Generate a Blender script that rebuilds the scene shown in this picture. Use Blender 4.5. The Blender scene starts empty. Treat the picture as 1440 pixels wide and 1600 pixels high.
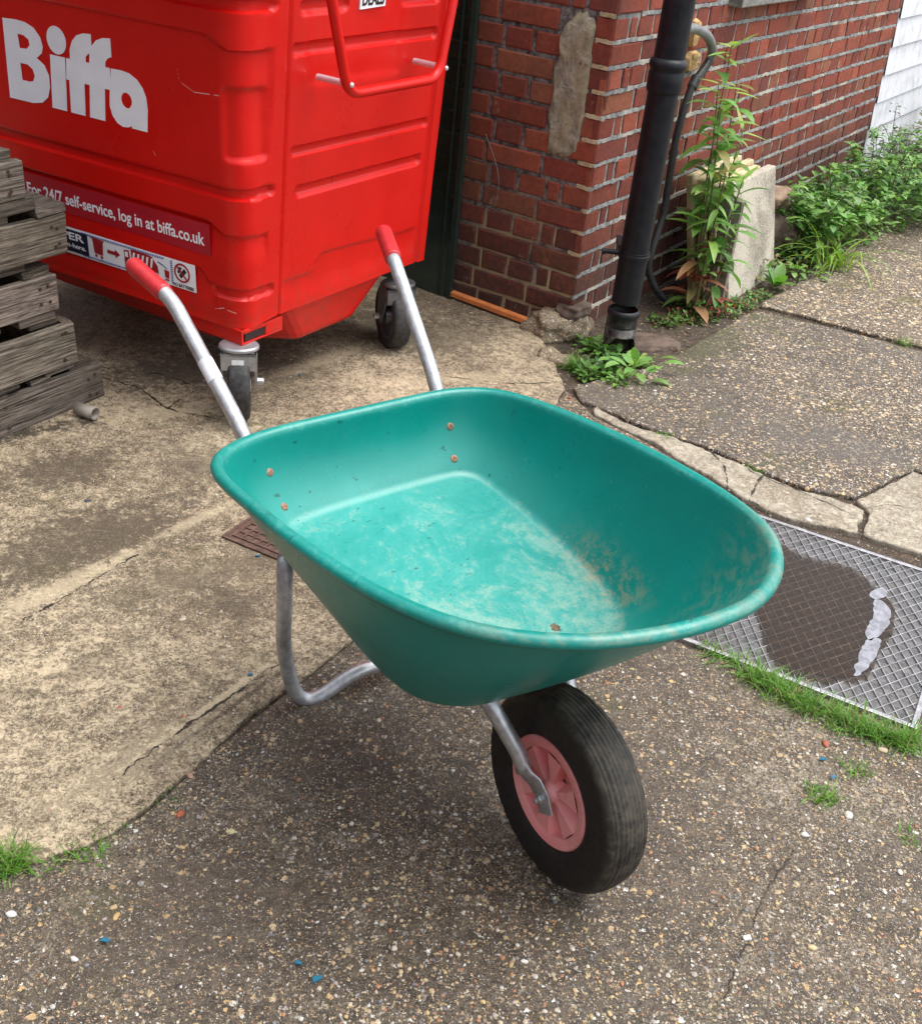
import bpy, bmesh, math, random
import numpy as np
from mathutils import Vector, Matrix, noise
random.seed(7)
R = random.random
def U(a, b): return a + (b - a) * random.random()
C = bpy.context.scene.collection
SC = bpy.context.scene

# ------------------------------------------------------------------ camera
CF, CPIT, CROLL, CYAW, CH = 1749.0, 0.54459, 0.1107, -0.54127, 1.468
fw = Vector((0, math.cos(CPIT), -math.sin(CPIT)))
rt = Vector((1, 0, 0)); up = rt.cross(fw)
r2 = rt * math.cos(CROLL) + up * math.sin(CROLL)
u2 = -rt * math.sin(CROLL) + up * math.cos(CROLL)
cd = bpy.data.cameras.new("camera"); cam = bpy.data.objects.new("camera", cd); C.objects.link(cam)
cd.sensor_fit = 'HORIZONTAL'; cd.sensor_width = 36; cd.lens = 36 * CF / 1440
cd.clip_start = 0.05; cd.clip_end = 500
M = Matrix((r2, u2, -fw)).transposed().to_4x4(); M.translation = (0, 0, CH)
cam.matrix_world = M
SC.camera = cam

# ------------------------------------------------------------------ light
SUN_EL, SUN_AZ = math.radians(70), math.radians(80)      # azimuth from +Y towards +X
w = bpy.data.worlds.new("World"); SC.world = w; w.use_nodes = True
nt = w.node_tree; bg = nt.nodes['Background']
sky = nt.nodes.new('ShaderNodeTexSky'); sky.sky_type = 'NISHITA'; sky.sun_disc = False
sky.sun_elevation = SUN_EL; sky.sun_rotation = SUN_AZ; sky.dust_density = 3.0; sky.air_density = 1.0; sky.ozone_density = 0.6
hs = nt.nodes.new('ShaderNodeHueSaturation'); hs.inputs['Saturation'].default_value = 0.28
nt.links.new(sky.outputs[0], hs.inputs['Color']); nt.links.new(hs.outputs[0], bg.inputs[0])
bg.inputs[1].default_value = 0.15
sd = bpy.data.lights.new("sun", 'SUN'); sd.energy = 1.15; sd.angle = math.radians(60); sd.color = (1, 0.965, 0.9)
so = bpy.data.objects.new("sun", sd); C.objects.link(so)
sdir = Vector((math.sin(SUN_AZ) * math.cos(SUN_EL), math.cos(SUN_AZ) * math.cos(SUN_EL), math.sin(SUN_EL)))
so.rotation_euler = (-sdir).to_track_quat('-Z', 'Y').to_euler()
SC.view_settings.view_transform = 'Standard'; SC.view_settings.look = 'None'
SC.view_settings.exposure = 1.32; SC.view_settings.gamma = 1; SC.view_settings.use_curve_mapping = False

# ------------------------------------------------------------------ helpers
def G(px, py, z=0.0):
    d = r2 * ((px - 720) / CF) - u2 * ((py - 800) / CF) + fw
    t = (z - CH) / d.z
    return Vector((d.x * t, d.y * t, z))

class MB:
    def __init__(s): s.v = []; s.f = []; s.c = []
    def add(s, vs, fs, col=None):
        n = len(s.v); s.v += [tuple(v) for v in vs]
        s.f += [tuple(i + n for i in f) for f in fs]; s.c += [col] * len(fs)
    def quad(s, a, b, c, d, col=None): s.add([a, b, c, d], [(0, 1, 2, 3)], col)
    def box(s, lo, hi, col=None, M=None):
        x0, y0, z0 = lo; x1, y1, z1 = hi
        vs = [Vector(p) for p in ((x0, y0, z0), (x1, y0, z0), (x1, y1, z0), (x0, y1, z0), (x0, y0, z1), (x1, y0, z1), (x1, y1, z1), (x0, y1, z1))]
        if M: vs = [M @ v for v in vs]
        s.add(vs, [(0, 3, 2, 1), (4, 5, 6, 7), (0, 1, 5, 4), (1, 2, 6, 5), (2, 3, 7, 6), (3, 0, 4, 7)], col)
    def tube(s, path, r, n=14, cap=True, col=None, flat=None):
        path = [Vector(p) for p in path]; rings = []
        rs = r if isinstance(r, (list, tuple)) else [r] * len(path)
        t0 = (path[1] - path[0]).normalized()
        ref = Vector((0, 0, 1)) if abs(t0.z) < .9 else Vector((1, 0, 0))
        nrm = (ref - t0 * ref.dot(t0)).normalized()
        vs = []
        for i, p in enumerate(path):
            if i == 0: t = path[1] - path[0]
            elif i == len(path) - 1: t = path[-1] - path[-2]
            else: t = path[i + 1] - path[i - 1]
            t.normalize(); nrm = (nrm - t * nrm.dot(t)).normalized(); bn = t.cross(nrm)
            for k in range(n):
                a = 2 * math.pi * k / n
                vs.append(p + (nrm * math.cos(a) + bn * math.sin(a)) * rs[i])
        fs = []
        for i in range(len(path) - 1):
            for k in range(n):
                a = i * n + k; b = i * n + (k + 1) % n
                fs.append((a, b, b + n, a + n))
        if cap:
            fs.append(tuple(range(n - 1, -1, -1))); m = (len(path) - 1) * n
            fs.append(tuple(range(m, m + n)))
        s.add(vs, fs, col)
    def lathe(s, prof, o, ax, n=48, col=None, closed=False):   # prof: (radius, along axis)
        o = Vector(o); ax = Vector(ax).normalized()
        ref = Vector((0, 0, 1)) if abs(ax.z) < .9 else Vector((1, 0, 0))
        e1 = (ref - ax * ref.dot(ax)).normalized(); e2 = ax.cross(e1); vs = []; m = len(prof)
        for k in range(n):
            a = 2 * math.pi * k / n; d = e1 * math.cos(a) + e2 * math.sin(a)
            for (r, h) in prof: vs.append(o + d * r + ax * h)
        fs = []
        for k in range(n):
            for j in range(m if closed else m - 1):
                j2 = (j + 1) % m; a = k * m; b = ((k + 1) % n) * m
                fs.append((a + j, b + j, b + j2, a + j2))
        s.add(vs, fs, col)
    def build(s, name, mat, parent=None, smooth=False, bevel=0, sub=0, weld=False, auto=None):
        me = bpy.data.meshes.new(name); me.from_pydata(s.v, [], s.f); me.update()
        if any(c is not None for c in s.c):
            at = me.color_attributes.new("Col", 'FLOAT_COLOR', 'CORNER')
            arr = []
            for f, c in zip(s.f, s.c):
                c = c or (1, 1, 1)
                arr += [c[0], c[1], c[2], 1.0] * len(f)
            at.data.foreach_set("color", arr)
        bm = bmesh.new(); bm.from_mesh(me)
        if weld: bmesh.ops.remove_doubles(bm, verts=bm.verts, dist=1e-5)
        bmesh.ops.recalc_face_normals(bm, faces=bm.faces) if weld or bevel or auto else None
        bm.to_mesh(me); bm.free()
        me.materials.append(mat)
        if smooth:
            me.polygons.foreach_set("use_smooth", [True] * len(me.polygons))
        o = bpy.data.objects.new(name, me); C.objects.link(o)
        if parent: o.parent = parent
        if bevel:
            m = o.modifiers.new("b", 'BEVEL'); m.width = bevel; m.segments = 2; m.limit_method = 'ANGLE'; m.angle_limit = math.radians(40)
        if auto is not None:
            me.polygons.foreach_set("use_smooth", [True] * len(me.polygons))
            me.update()
            sharp = me.attributes.new("sharp_edge", 'BOOLEAN', 'EDGE')
            bm = bmesh.new(); bm.from_mesh(me); bm.edges.ensure_lookup_table()
            vals = [(len(e.link_faces) == 2 and e.calc_face_angle(0) > math.radians(auto)) for e in bm.edges]
            bm.free(); sharp.data.foreach_set("value", vals)
        return o

def tag(o, label=None, cat=None, group=None, kind=None):
    if label: o['label'] = label
    if cat: o['category'] = cat
    if group: o['group'] = group
    if kind: o['kind'] = kind
    return o
def empty(name, loc, rz, label, cat, group=None):
    o = bpy.data.objects.new(name, None); C.objects.link(o); o.location = loc; o.rotation_euler = (0, 0, rz)
    o.empty_display_size = .05
    return tag(o, label, cat, group)
def fillet(pts, rad, n=8):
    pts = [Vector(p) for p in pts]; out = [pts[0]]
    for i in range(1, len(pts) - 1):
        a, b, c = pts[i - 1], pts[i], pts[i + 1]
        r = rad[i - 1] if isinstance(rad, (list, tuple)) else rad
        d1 = (a - b); d2 = (c - b); q = min(r, d1.length * .49, d2.length * .49)
        p0 = b + d1.normalized() * q; p2 = b + d2.normalized() * q
        for k in range(n + 1):
            t = k / n; out.append(p0 * (1 - t) ** 2 + b * 2 * t * (1 - t) + p2 * t * t)
    out.append(pts[-1]); return out
def spline(pts, n=8, closed=False):
    pts = [Vector(p) for p in pts]; m = len(pts); out = []
    rng = range(m) if closed else range(m - 1)
    for i in rng:
        g = (lambda k: pts[k % m]) if closed else (lambda k: pts[max(0, min(m - 1, k))])
        p0, p1, p2, p3 = g(i - 1), g(i), g(i + 1), g(i + 2)
        for k in range(n):
            t = k / n
            out.append(.5 * ((2 * p1) + (p2 - p0) * t + (2 * p0 - 5 * p1 + 4 * p2 - p3) * t * t + (3 * p1 - p0 - 3 * p2 + p3) * t ** 3))
    if not closed: out.append(pts[-1])
    return out
def ss(x, a, b):
    t = min(1, max(0, (x - a) / (b - a))); return t * t * (3 - 2 * t)

# ------------------------------------------------------------------ material helpers
class NT:
    def __init__(s, name):
        s.m = bpy.data.materials.new(name); s.m.use_nodes = True; s.t = s.m.node_tree
        s.b = s.t.nodes['Principled BSDF']; s.tc = s.t.nodes.new('ShaderNodeTexCoord')
    def n(s, typ, **kw):
        x = s.t.nodes.new(typ)
        for k, v in kw.items(): setattr(x, k, v)
        return x
    def l(s, a, b): s.t.links.new(a, b)
    def set(s, sock, v):
        if hasattr(v, 'is_output') or isinstance(v, bpy.types.NodeSocket): s.l(v, sock)
        else: sock.default_value = v
    def noise(s, scale, det=4, rough=.55, vec=None, dist=0, dim='3D'):
        x = s.n('ShaderNodeTexNoise'); x.inputs['Scale'].default_value = scale; x.inputs['Detail'].default_value = det
        x.inputs['Roughness'].default_value = rough; x.inputs['Distortion'].default_value = dist
        s.l(vec or s.tc.outputs['Object'], x.inputs['Vector']); return x.outputs['Fac'], x.outputs['Color']
    def mapr(s, v, a, b, c=0, d=1, smooth=True):
        x = s.n('ShaderNodeMapRange'); x.interpolation_type = 'SMOOTHSTEP' if smooth else 'LINEAR'
        s.set(x.inputs[0], v)
        for i, q in zip((1, 2, 3, 4), (a, b, c, d)): s.set(x.inputs[i], q)
        return x.outputs[0]
    def math(s, op, a, b=0.0, c=0.0):
        x = s.n('ShaderNodeMath', operation=op); s.set(x.inputs[0], a); s.set(x.inputs[1], b); s.set(x.inputs[2], c); return x.outputs[0]
    def mix(s, f, a, b, typ='MIX'):
        x = s.n('ShaderNodeMix', data_type='RGBA', blend_type=typ)
        s.set(x.inputs[0], f)
        s.set(x.inputs[6], (*a, 1) if isinstance(a, tuple) and len(a) == 3 else a)
        s.set(x.inputs[7], (*b, 1) if isinstance(b, tuple) and len(b) == 3 else b)
        return x.outputs[2]
    def ramp(s, v, stops, const=False):
        x = s.n('ShaderNodeValToRGB'); cr = x.color_ramp
        if const: cr.interpolation = 'CONSTANT'
        while len(cr.elements) < len(stops): cr.elements.new(.5)
        for e, (p, c) in zip(cr.elements, stops): e.position = p; e.color = (*c, 1)
        s.l(v, x.inputs[0]); return x.outputs[0]
    def sep(s, v):
        x = s.n('ShaderNodeSeparateXYZ'); s.l(v, x.inputs[0]); return x.outputs
    def bump(s, h, st=.5, dist=.01, prev=None):
        x = s.n('ShaderNodeBump'); x.inputs['Strength'].default_value = st; x.inputs['Distance'].default_value = dist
        s.l(h, x.inputs['Height'])
        if prev: s.l(prev, x.inputs['Normal'])
        return x.outputs[0]
    def out(s, col=None, rough=None, nrm=None, metal=None, spec=None, **kw):
        if col is not None: s.set(s.b.inputs['Base Color'], (*col, 1) if isinstance(col, tuple) and len(col) == 3 else col)
        if rough is not None: s.set(s.b.inputs['Roughness'], rough)
        if nrm is not None: s.l(nrm, s.b.inputs['Normal'])
        if metal is not None: s.set(s.b.inputs['Metallic'], metal)
        if spec is not None: s.set(s.b.inputs['Specular IOR Level'], spec)
        for k, v in kw.items(): s.set(s.b.inputs[k], v)
        return s.m
    def vcol(s):
        x = s.n('ShaderNodeVertexColor', layer_name='Col'); return x.outputs[0]

def plain(name, col, rough=.5, metal=0, var=.15, scale=30, bump=0.0, spec=.5):
    t = NT(name); f, _ = t.noise(scale, 5, .6)
    c = t.mix(t.mapr(f, .3, .7), tuple(q * (1 - var) for q in col), tuple(min(1, q * (1 + var)) for q in col))
    nr = None
    if bump: nr = t.bump(f, bump, .002)
    return t.out(c, rough, nr, metal, spec)

PEB = [(0.0, (.50, .38, .22)), (.16, (.40, .29, .17)), (.30, (.62, .55, .44)), (.44, (.24, .17, .12)), (.55, (.52, .42, .30)), (.66, (.36, .17, .09)), (.74, (.72, .69, .64)), (.84, (.14, .14, .15)), (.90, (.55, .36, .16)), (.96, (.30, .28, .27))]
def aggregate(name, dark, light, dens=(.55, .5, .45), patch_scale=1.3, patch=(.35, .65), over=None, over_amt=0., gain=1.0, rough=.8, moss=0.0, dsc=1.0, blot=None):
    """exposed-aggregate concrete: three sizes of pebble in a sandy matrix; over = pale skin of cement left on top"""
    t = NT(name); P = t.tc.outputs['Object']
    _, nc = t.noise(150, 3, .6)
    off = t.n('ShaderNodeVectorMath', operation='SUBTRACT'); t.l(nc, off.inputs[0]); off.inputs[1].default_value = (.5, .5, .5)
    sc = t.n('ShaderNodeVectorMath', operation='SCALE'); t.l(off.outputs[0], sc.inputs[0]); sc.inputs['Scale'].default_value = .017
    ad = t.n('ShaderNodeVectorMath', operation='ADD'); t.l(P, ad.inputs[0]); t.l(sc.outputs[0], ad.inputs[1]); V = ad.outputs[0]
    f1, _ = t.noise(140, 6, .7); f2, _ = t.noise(9, 5, .6); f3, _ = t.noise(patch_scale, 5, .62)
    f4, _ = t.noise(420, 3, .6)
    f6, _ = t.noise(48, 6, .75)
    base = t.mix(t.mapr(t.math('ADD', t.math('MULTIPLY', f1, .5), t.math('MULTIPLY', f6, .5)), .40, .60), dark, light)
    base = t.mix(t.math('MULTIPLY', t.mapr(f2, .4, .65), .5), base, tuple(q * .55 for q in dark))
    base = t.mix(t.mapr(f4, .56, .64, 0, .75), base, tuple(min(1, q * 2.0) for q in light)); base = t.mix(t.mapr(f4, .46, .38, 0, .6), base, tuple(q * .5 for q in dark))
    pf = t.mapr(f3, patch[0], patch[1])
    h = t.math('MULTIPLY', f1, .25)
    for k, (scl, d) in enumerate(zip((72 * dsc, 130 * dsc, 230 * dsc), dens)):
        vo = t.n('ShaderNodeTexVoronoi'); vo.inputs['Scale'].default_value = scl; vo.inputs['Randomness'].default_value = 1
        t.l(V, vo.inputs['Vector']); s3 = t.sep(vo.outputs['Color'])
        size = t.mapr(s3[0], 0, 1, .18, .46, False)
        on = t.math('LESS_THAN', s3[1], t.math('MULTIPLY', t.mapr(pf, 0, 1, .45, 1.1, False), d))
        m = t.math('MULTIPLY', t.mapr(t.math('SUBTRACT', size, vo.outputs['Distance']), 0, .09), on)
        pc = t.ramp(s3[2], PEB, True)
        pc = t.mix(t.mapr(f1, .3, .7, 0, .35), pc, tuple(q * .8 for q in light))
        if gain != 1: pc = t.mix(1.0, pc, (gain, gain, gain), 'MULTIPLY')
        base = t.mix(t.math('MULTIPLY', m, .92), base, pc)
        h = t.math('ADD', h, t.math('MULTIPLY', m, (1.0, .6, .35)[k]))
    if over:
        g1, _ = t.noise(over_amt[1], 5, .8)
        g2, _ = t.noise(over_amt[0], 5, .65)
        g3, _ = t.noise(26, 6, .7, dist=.4)
        g = t.math('ADD', t.math('ADD', t.math('MULTIPLY', g1, .50), t.math('MULTIPLY', g3, .28)), t.math('MULTIPLY', g2, .34))
        om = t.mapr(g, over_amt[2], over_amt[3])
        oc = t.mix(t.mapr(f1, .3, .7), tuple(q * .72 for q in over), over)
        g5, _ = t.noise(70, 5, .8); pit = t.mapr(g5, .53, .62)
        oc = t.mix(t.math('MULTIPLY', pit, .75), oc, tuple(q * 1.3 for q in dark))
        base = t.mix(om, base, oc); h = t.math('ADD', t.math('MULTIPLY', h, t.math('SUBTRACT', 1.0, om)), t.math('MULTIPLY', om, t.math('SUBTRACT', .8, t.math('MULTIPLY', pit, .5))))
    if blot:
        for (bx, by, sx, sy, ang, col, amt) in blot:
            mp = t.n('ShaderNodeMapping', vector_type='TEXTURE'); mp.inputs['Location'].default_value = (bx, by, 0)
            mp.inputs['Rotation'].default_value = (0, 0, ang); mp.inputs['Scale'].default_value = (sx, sy, 1); t.l(P, mp.inputs['Vector'])
            ln = t.n('ShaderNodeVectorMath', operation='LENGTH'); t.l(mp.outputs[0], ln.inputs[0])
            nn, _ = t.noise(5, 6, .7)
            hf, _ = t.noise(42, 6, .8)
            d = t.math('ADD', t.math('ADD', ln.outputs['Value'], t.math('MULTIPLY', t.math('SUBTRACT', nn, .5), 2.4)), t.math('MULTIPLY', t.math('SUBTRACT', hf, .5), 4.2))
            mm = t.math('MULTIPLY', t.mapr(d, .50, 1.0, 1, 0), t.mapr(f1, .25, .6, amt * .7, amt))
            base = t.mix(mm, base, col)
    if moss:
        mo, _ = t.noise(3.2, 6, .7); mm = t.math('MULTIPLY', t.mapr(mo, .55, .68), moss)
        base = t.mix(mm, base, (.07, .075, .018))
    nr = t.bump(h, .75, .0035); nr = t.bump(f2, .4, .012, nr)
    rr = t.mapr(f3, .3, .7, rough - .22, rough + .06)
    return t.out(base, rr, nr, spec=.45)

# ------------------------------------------------------------------ ground
def structure(o): o['kind'] = 'structure'; return o
def outline(pts, step=.03, amp=.006, seed=0, rough=None):
    out = []; n = len(pts)
    for i in range(n):
        a, b = pts[i], pts[(i + 1) % n]; L = (b - a).length; m = max(1, int(min(L / step, 160)))
        for k in range(m):
            p = a.lerp(b, k / m)
            q = Vector((p.x * 6, p.y * 6, seed)); q2 = Vector((p.x * 33, p.y * 33, seed + 9))
            p = p + Vector((noise.noise(q) * amp * 1.6 + noise.noise(q2) * amp, noise.noise(q + Vector((0, 0, 50))) * amp * 1.6 + noise.noise(q2 + Vector((0, 0, 50))) * amp, 0))
            out.append(p)
    return out
def slab(name, pts, mat, z=0.0, th=.05, step=.03, amp=.006, seed=0, bev=.006):
    P = outline([Vector((p[0], p[1], 0)) for p in pts], step, amp, seed); n = len(P)
    area = sum(P[i].x * P[(i + 1) % n].y - P[(i + 1) % n].x * P[i].y for i in range(n))
    if area < 0: P.reverse()
    vs = []
    inn = []
    for i in range(n):
        t = (P[(i + 1) % n] - P[i - 1]).normalized(); nn = Vector((-t.y, t.x, 0))
        inn.append(P[i] + nn * bev)
    bot = [Vector((p.x, p.y, z - th)) for p in P]
    mid = [Vector((p.x, p.y, z - bev * .8)) for p in P]
    md2 = [Vector((a.x * .7 + b.x * .3, a.y * .7 + b.y * .3, z - bev * .25)) for a, b in zip(P, inn)]
    top = [Vector((p.x, p.y, z)) for p in inn]
    vs = bot + mid + md2 + top; fs = []
    for r in range(3):
        for i in range(n):
            j = (i + 1) % n; fs.append((r * n + i, r * n + j, (r + 1) * n + j, (r + 1) * n + i))
    fs.append(tuple(range(3 * n, 4 * n)))
    m = MB(); m.add(vs, fs); o = m.build(name, mat)
    return structure(o)
def pxs(*a): return [G(*q) for q in a]

m_soil = aggregate('wet_soil', (.020, .014, .009), (.075, .052, .034), dens=(.10, .18, .2), patch_scale=3, rough=.85)
m_yard = aggregate('yard_concrete', (.019, .0135, .009), (.112, .086, .060), dens=(.34, .68, .92), patch_scale=1.9, patch=(.32, .64), dsc=1.02, gain=1.05,
                   over=(.40, .34, .26), over_amt=(2.0, 150, .56, .68), rough=.74, moss=.25,
                   blot=[(G(640, 1180).x, G(640, 1180).y, .34, .20, .9, (.050, .036, .026), .15), (G(250, 1420).x, G(250, 1420).y, .30, .16, .3, (.060, .043, .032), .30)])
def bl(px, py, sx, sy, px2, py2, col, amt):      # stain lying along the line between two ground points
    d = G(px2, py2) - G(px, py); c = G(px, py).lerp(G(px2, py2), .5); return (c.x, c.y, d.length * .62 * sx, sy, math.atan2(d.y, d.x), col, amt)
DKB, PAL = (.075, .055, .035), (.60, .50, .335)
m_cream = aggregate('cream_concrete', (.040, .028, .018), (.20, .150, .095), dens=(.16, .40, .60), patch_scale=1.6, patch=(.3, .6),
                    over=(.51, .415, .28), over_amt=(2.2, 170, .495, .615), rough=.8, moss=.35,
                    blot=[bl(-60, 900, 1, .15, 330, 790, DKB, .82), bl(-20, 760, 1, .10, 200, 720, DKB, .78), bl(120, 590, 1, .16, 480, 560, (.075, .058, .038), .75), bl(480, 500, 1, .20, 800, 540, (.11, .085, .055), .65),
                          bl(-40, 700, 1, .035, 150, 655, (.022, .016, .011), .9), bl(300, 930, 1, .06, 430, 960, DKB, .65), bl(60, 1090, 1, .05, 200, 1010, DKB, .5), bl(250, 700, 1, .10, 420, 760, (.10, .078, .052), .6), bl(150, 940, 1, .07, 420, 880, (.11, .085, .055), .55), bl(-60, 1120, 1, .04, 90, 1060, DKB, .4),
                          bl(-40, 985, 1, .030, 230, 855, PAL, .62), bl(230, 850, 1, .022, 400, 770, PAL, .5), bl(190, 1205, 1, .010, 445, 1022, PAL, .75), bl(215, 1215, 1, .006, 455, 1040, (.05, .036, .024), .7),
                          bl(40, 1290, 1, .06, 300, 1130, PAL, .35), bl(560, 600, 1, .05, 860, 590, PAL, .45), bl(180, 650, 1, .05, 350, 640, PAL, .5), bl(430, 590, 1, .04, 560, 545, PAL, .4)])
m_path = aggregate('path_concrete', (.020, .016, .013), (.14, .115, .09), dens=(.65, .9, .95), patch_scale=2.2, patch=(.35, .58), rough=.8, moss=.7, dsc=.70, gain=1.25,
                   blot=[(G(1080, 535).x, G(1080, 535).y, .17, .30, -.6, (.055, .055, .022), .7), (G(1280, 690).x, G(1280, 690).y, .35, .18, -.3, (.085, .076, .068), .6), (G(960, 620).x, G(960, 620).y, .15, .15, -.3, (.085, .074, .06), .6)])
m_far = aggregate('far_concrete', (.026, .020, .014), (.19, .15, .11), dens=(.8, .95, .95), patch_scale=1.6, rough=.85, moss=.6, gain=1.3, dsc=.55)
m_pale = aggregate('pale_concrete', (.12, .095, .065), (.30, .25, .18), dens=(.25, .45, .5), patch_scale=2.5, over=(.47, .42, .33), over_amt=(3, 140, .47, .62), rough=.85, moss=.35)

structure(slab('ground', [(-60, -30), (60, -30), (60, 90), (-60, 90)], m_soil, z=-.011, th=.3, step=60, amp=0))
edge = [(-60, 1300), (0, 1335), (60, 1347), (120, 1328), (180, 1300), (230, 1262), (300, 1200), (350, 1152), (400, 1115), (470, 1062), (520, 1024), (600, 965), (700, 880), (790, 770), (850, 660), (884, 608)]
ew = pxs(*edge)
W = lambda x, y: Vector((x, y, 0))
cream = [W(-3.2, 1.15)] + [G(-260, 1330)] + ew + pxs((876, 588), (862, 560), (846, 530), (838, 500), (828, 486)) + [W(-.12, 4.03), W(-1.3, 4.72), W(-4, 6.2)]
slab('cream_slab', cream, m_cream, z=.004, step=.014, amp=.007, seed=3, bev=.004)
gA, gB = Vector((.503, 2.012, 0)), Vector((.965, 1.790, 0))
gd = (gB - gA).normalized(); gu = Vector((-gd.y, gd.x, 0)); gW, gL = .512, .625
gC, gD = gB + gu * gL, gA + gu * gL
yard = [e + Vector((.003, -.003, 0)) for e in ew]
yard = [W(-3.2, 1.135)] + [G(-260, 1341)] + yard[0:] + pxs((930, 651), (1000, 686), (1080, 734), (1130, 768)) + [gD - gd * .03 + gu * .01, gA - gd * .03 - gu * .02, gA - gu * .03, gB - gu * .035 + gd * .02, gB + gd * 1.5 - gu * .1, W(5, 1.1), W(5, -2), W(-5, -2)]
slab('yard', yard, m_yard, z=0, step=.014, amp=.004, seed=5)
strip = pxs((930, 636), (1000, 670), (1100, 702), (1190, 742), (1260, 767), (1322, 787), (1352, 800), (1340, 834), (1240, 812), (1195, 796), (1150, 775), (1080, 732), (1000, 684), (930, 648))
slab('kerb_strip', strip, m_pale, z=.004, step=.010, amp=.011, seed=8, th=.06)
sl2 = pxs((1337, 781), (1428, 737), (1500, 762), (1800, 850), (1800, 1010), (1500, 886), (1345, 836), (1360, 802))
slab('pale_slab', sl2, m_pale, z=.003, step=.010, amp=.006, seed=9, th=.06)
mid = pxs((896, 606), (930, 594), (1020, 572), (1060, 552), (1100, 530), (1140, 506), (1179, 486), (1230, 496), (1330, 520), (1440, 549), (1900, 660), (2300, 900), (1500, 752), (1428, 733), (1334, 778), (1260, 761), (1190, 736), (1100, 697), (1000, 664), (905, 625))
slab('path_slab', mid, m_path, z=.002, step=.012, amp=.006, seed=11)
far = pxs((1187, 477), (1210, 462), (1240, 446), (1290, 405), (1330, 375), (1400, 353), (1480, 340)) + [W(3.4, 6.4), W(6, 8.5), W(9, 12), W(14, 8), W(6, 3.2)] + pxs((1900, 648), (1440, 542), (1330, 514), (1240, 490))
slab('far_path', far, m_far, z=.003, step=.03, amp=.006, seed=12)

m_crack = aggregate('crack_dirt', (.012, .009, .006), (.035, .026, .017), dens=(.0, .05, .1), patch_scale=3)
def crack(pts, wd, z, seed, gap=.25):
    P = spline([G(*q) for q in pts], 40); N = len(P); side = []
    for k, p in enumerate(P):
        t_ = (P[min(k + 1, N - 1)] - P[max(k - 1, 0)]).normalized(); n_ = Vector((-t_.y, t_.x, 0)); q = Vector((p.x * 60, p.y * 60, seed)); q2 = Vector((p.x * 190, p.y * 190, seed))
        o = n_ * (.006 * noise.noise(q) + .0025 * noise.noise(q2)); w_ = wd * max(0, .55 + 1.5 * noise.noise(Vector((p.x * 30, p.y * 30, seed + 7))) + .5 * noise.noise(q2 + Vector((0, 0, 9))))
        side.append((p + o, n_ * w_, w_))
    m = MB()
    for a, b in zip(side, side[1:]):
        if a[2] < wd * .12 and b[2] < wd * .12: continue
        m.quad(*[v + Vector((0, 0, z)) for v in (a[0] - a[1], b[0] - b[1], b[0] + b[1], a[0] + a[1])])
    structure(m.build('crack', m_crack))
crack(((178, 1222), (260, 1160), (350, 1098), (450, 1032)), .0042, .0048, 1)
crack(((160, 592), (220, 610), (262, 640), (330, 655)), .0030, .0048, 2); crack(((262, 640), (300, 615), (345, 598)), .0022, .0048, 3); crack(((150, 570), (200, 588), (250, 586), (320, 612)), .002, .0048, 4)
crack(((700, 590), (780, 600), (860, 600)), .003, .0048, 5); crack(((30, 975), (120, 925), (215, 868)), .003, .0048, 6)
crack(((1195, 742), (1180, 760), (1168, 790)), .004, .0047, 7); crack(((1105, 704), (1130, 730), (1135, 765)), .003, .0047, 8); crack(((1340, 800), (1390, 790), (1440, 800)), .001, .0037, 9)
crack(((1110, 700), (1180, 742), (1250, 770), (1330, 806)), .002, .0047, 10); crack(((1230, 560), (1300, 570), (1380, 592), (1460, 600)), .0018, .0026, 11)
crack(((1180, 1470), (1150, 1500), (1130, 1580)), .0025, .0006, 12); crack(((1240, 1330), (1200, 1390), (1175, 1440)), .0025, .0006, 13)

# loose and embedded stones that stand proud of the concrete
def rock(mb, c, s, col, seed=None, sq=.6, ang=None):
    base = [(0, 0, 1), (.89, 0, .45), (.28, .85, .45), (-.72, .53, .45), (-.72, -.53, .45), (.28, -.85, .45), (.72, .53, -.45), (-.28, .85, -.45), (-.89, 0, -.45), (-.28, -.85, -.45), (.72, -.53, -.45), (0, 0, -1)]
    fs = [(0, 1, 2), (0, 2, 3), (0, 3, 4), (0, 4, 5), (0, 5, 1), (1, 6, 2), (2, 7, 3), (3, 8, 4), (4, 9, 5), (5, 10, 1), (6, 7, 2), (7, 8, 3), (8, 9, 4), (9, 10, 5), (10, 6, 1), (11, 7, 6), (11, 8, 7), (11, 9, 8), (11, 10, 9), (11, 6, 10)]
    a = U(0, 6.28); ca, sa = math.cos(a), math.sin(a); ex = U(.55, 1); vs = []
    for p in base:
        j = U(.8, 1.2); x, y, z = p[0] * s * j, p[1] * s * j * ex, p[2] * s * sq * j
        vs.append((c[0] + x * ca - y * sa, c[1] + x * sa + y * ca, c[2] + z))
    mb.add(vs, fs, col)
t = NT('stone'); vc = t.vcol(); f, _ = t.noise(160, 4, .6)
m_stone = t.out(t.mix(t.mapr(f, .3, .7, 0, .4), vc, t.mix(1.0, vc, (.5, .45, .4), 'MULTIPLY')), .62, t.bump(f, .3, .001))
cols = [(.44, .33, .20), (.38, .27, .16), (.48, .43, .35), (.28, .20, .14), (.50, .41, .30), (.40, .19, .10), (.52, .50, .46), (.18, .18, .19), (.50, .38, .18), (.34, .30, .27)]
mb = MB(); n = 0
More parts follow.
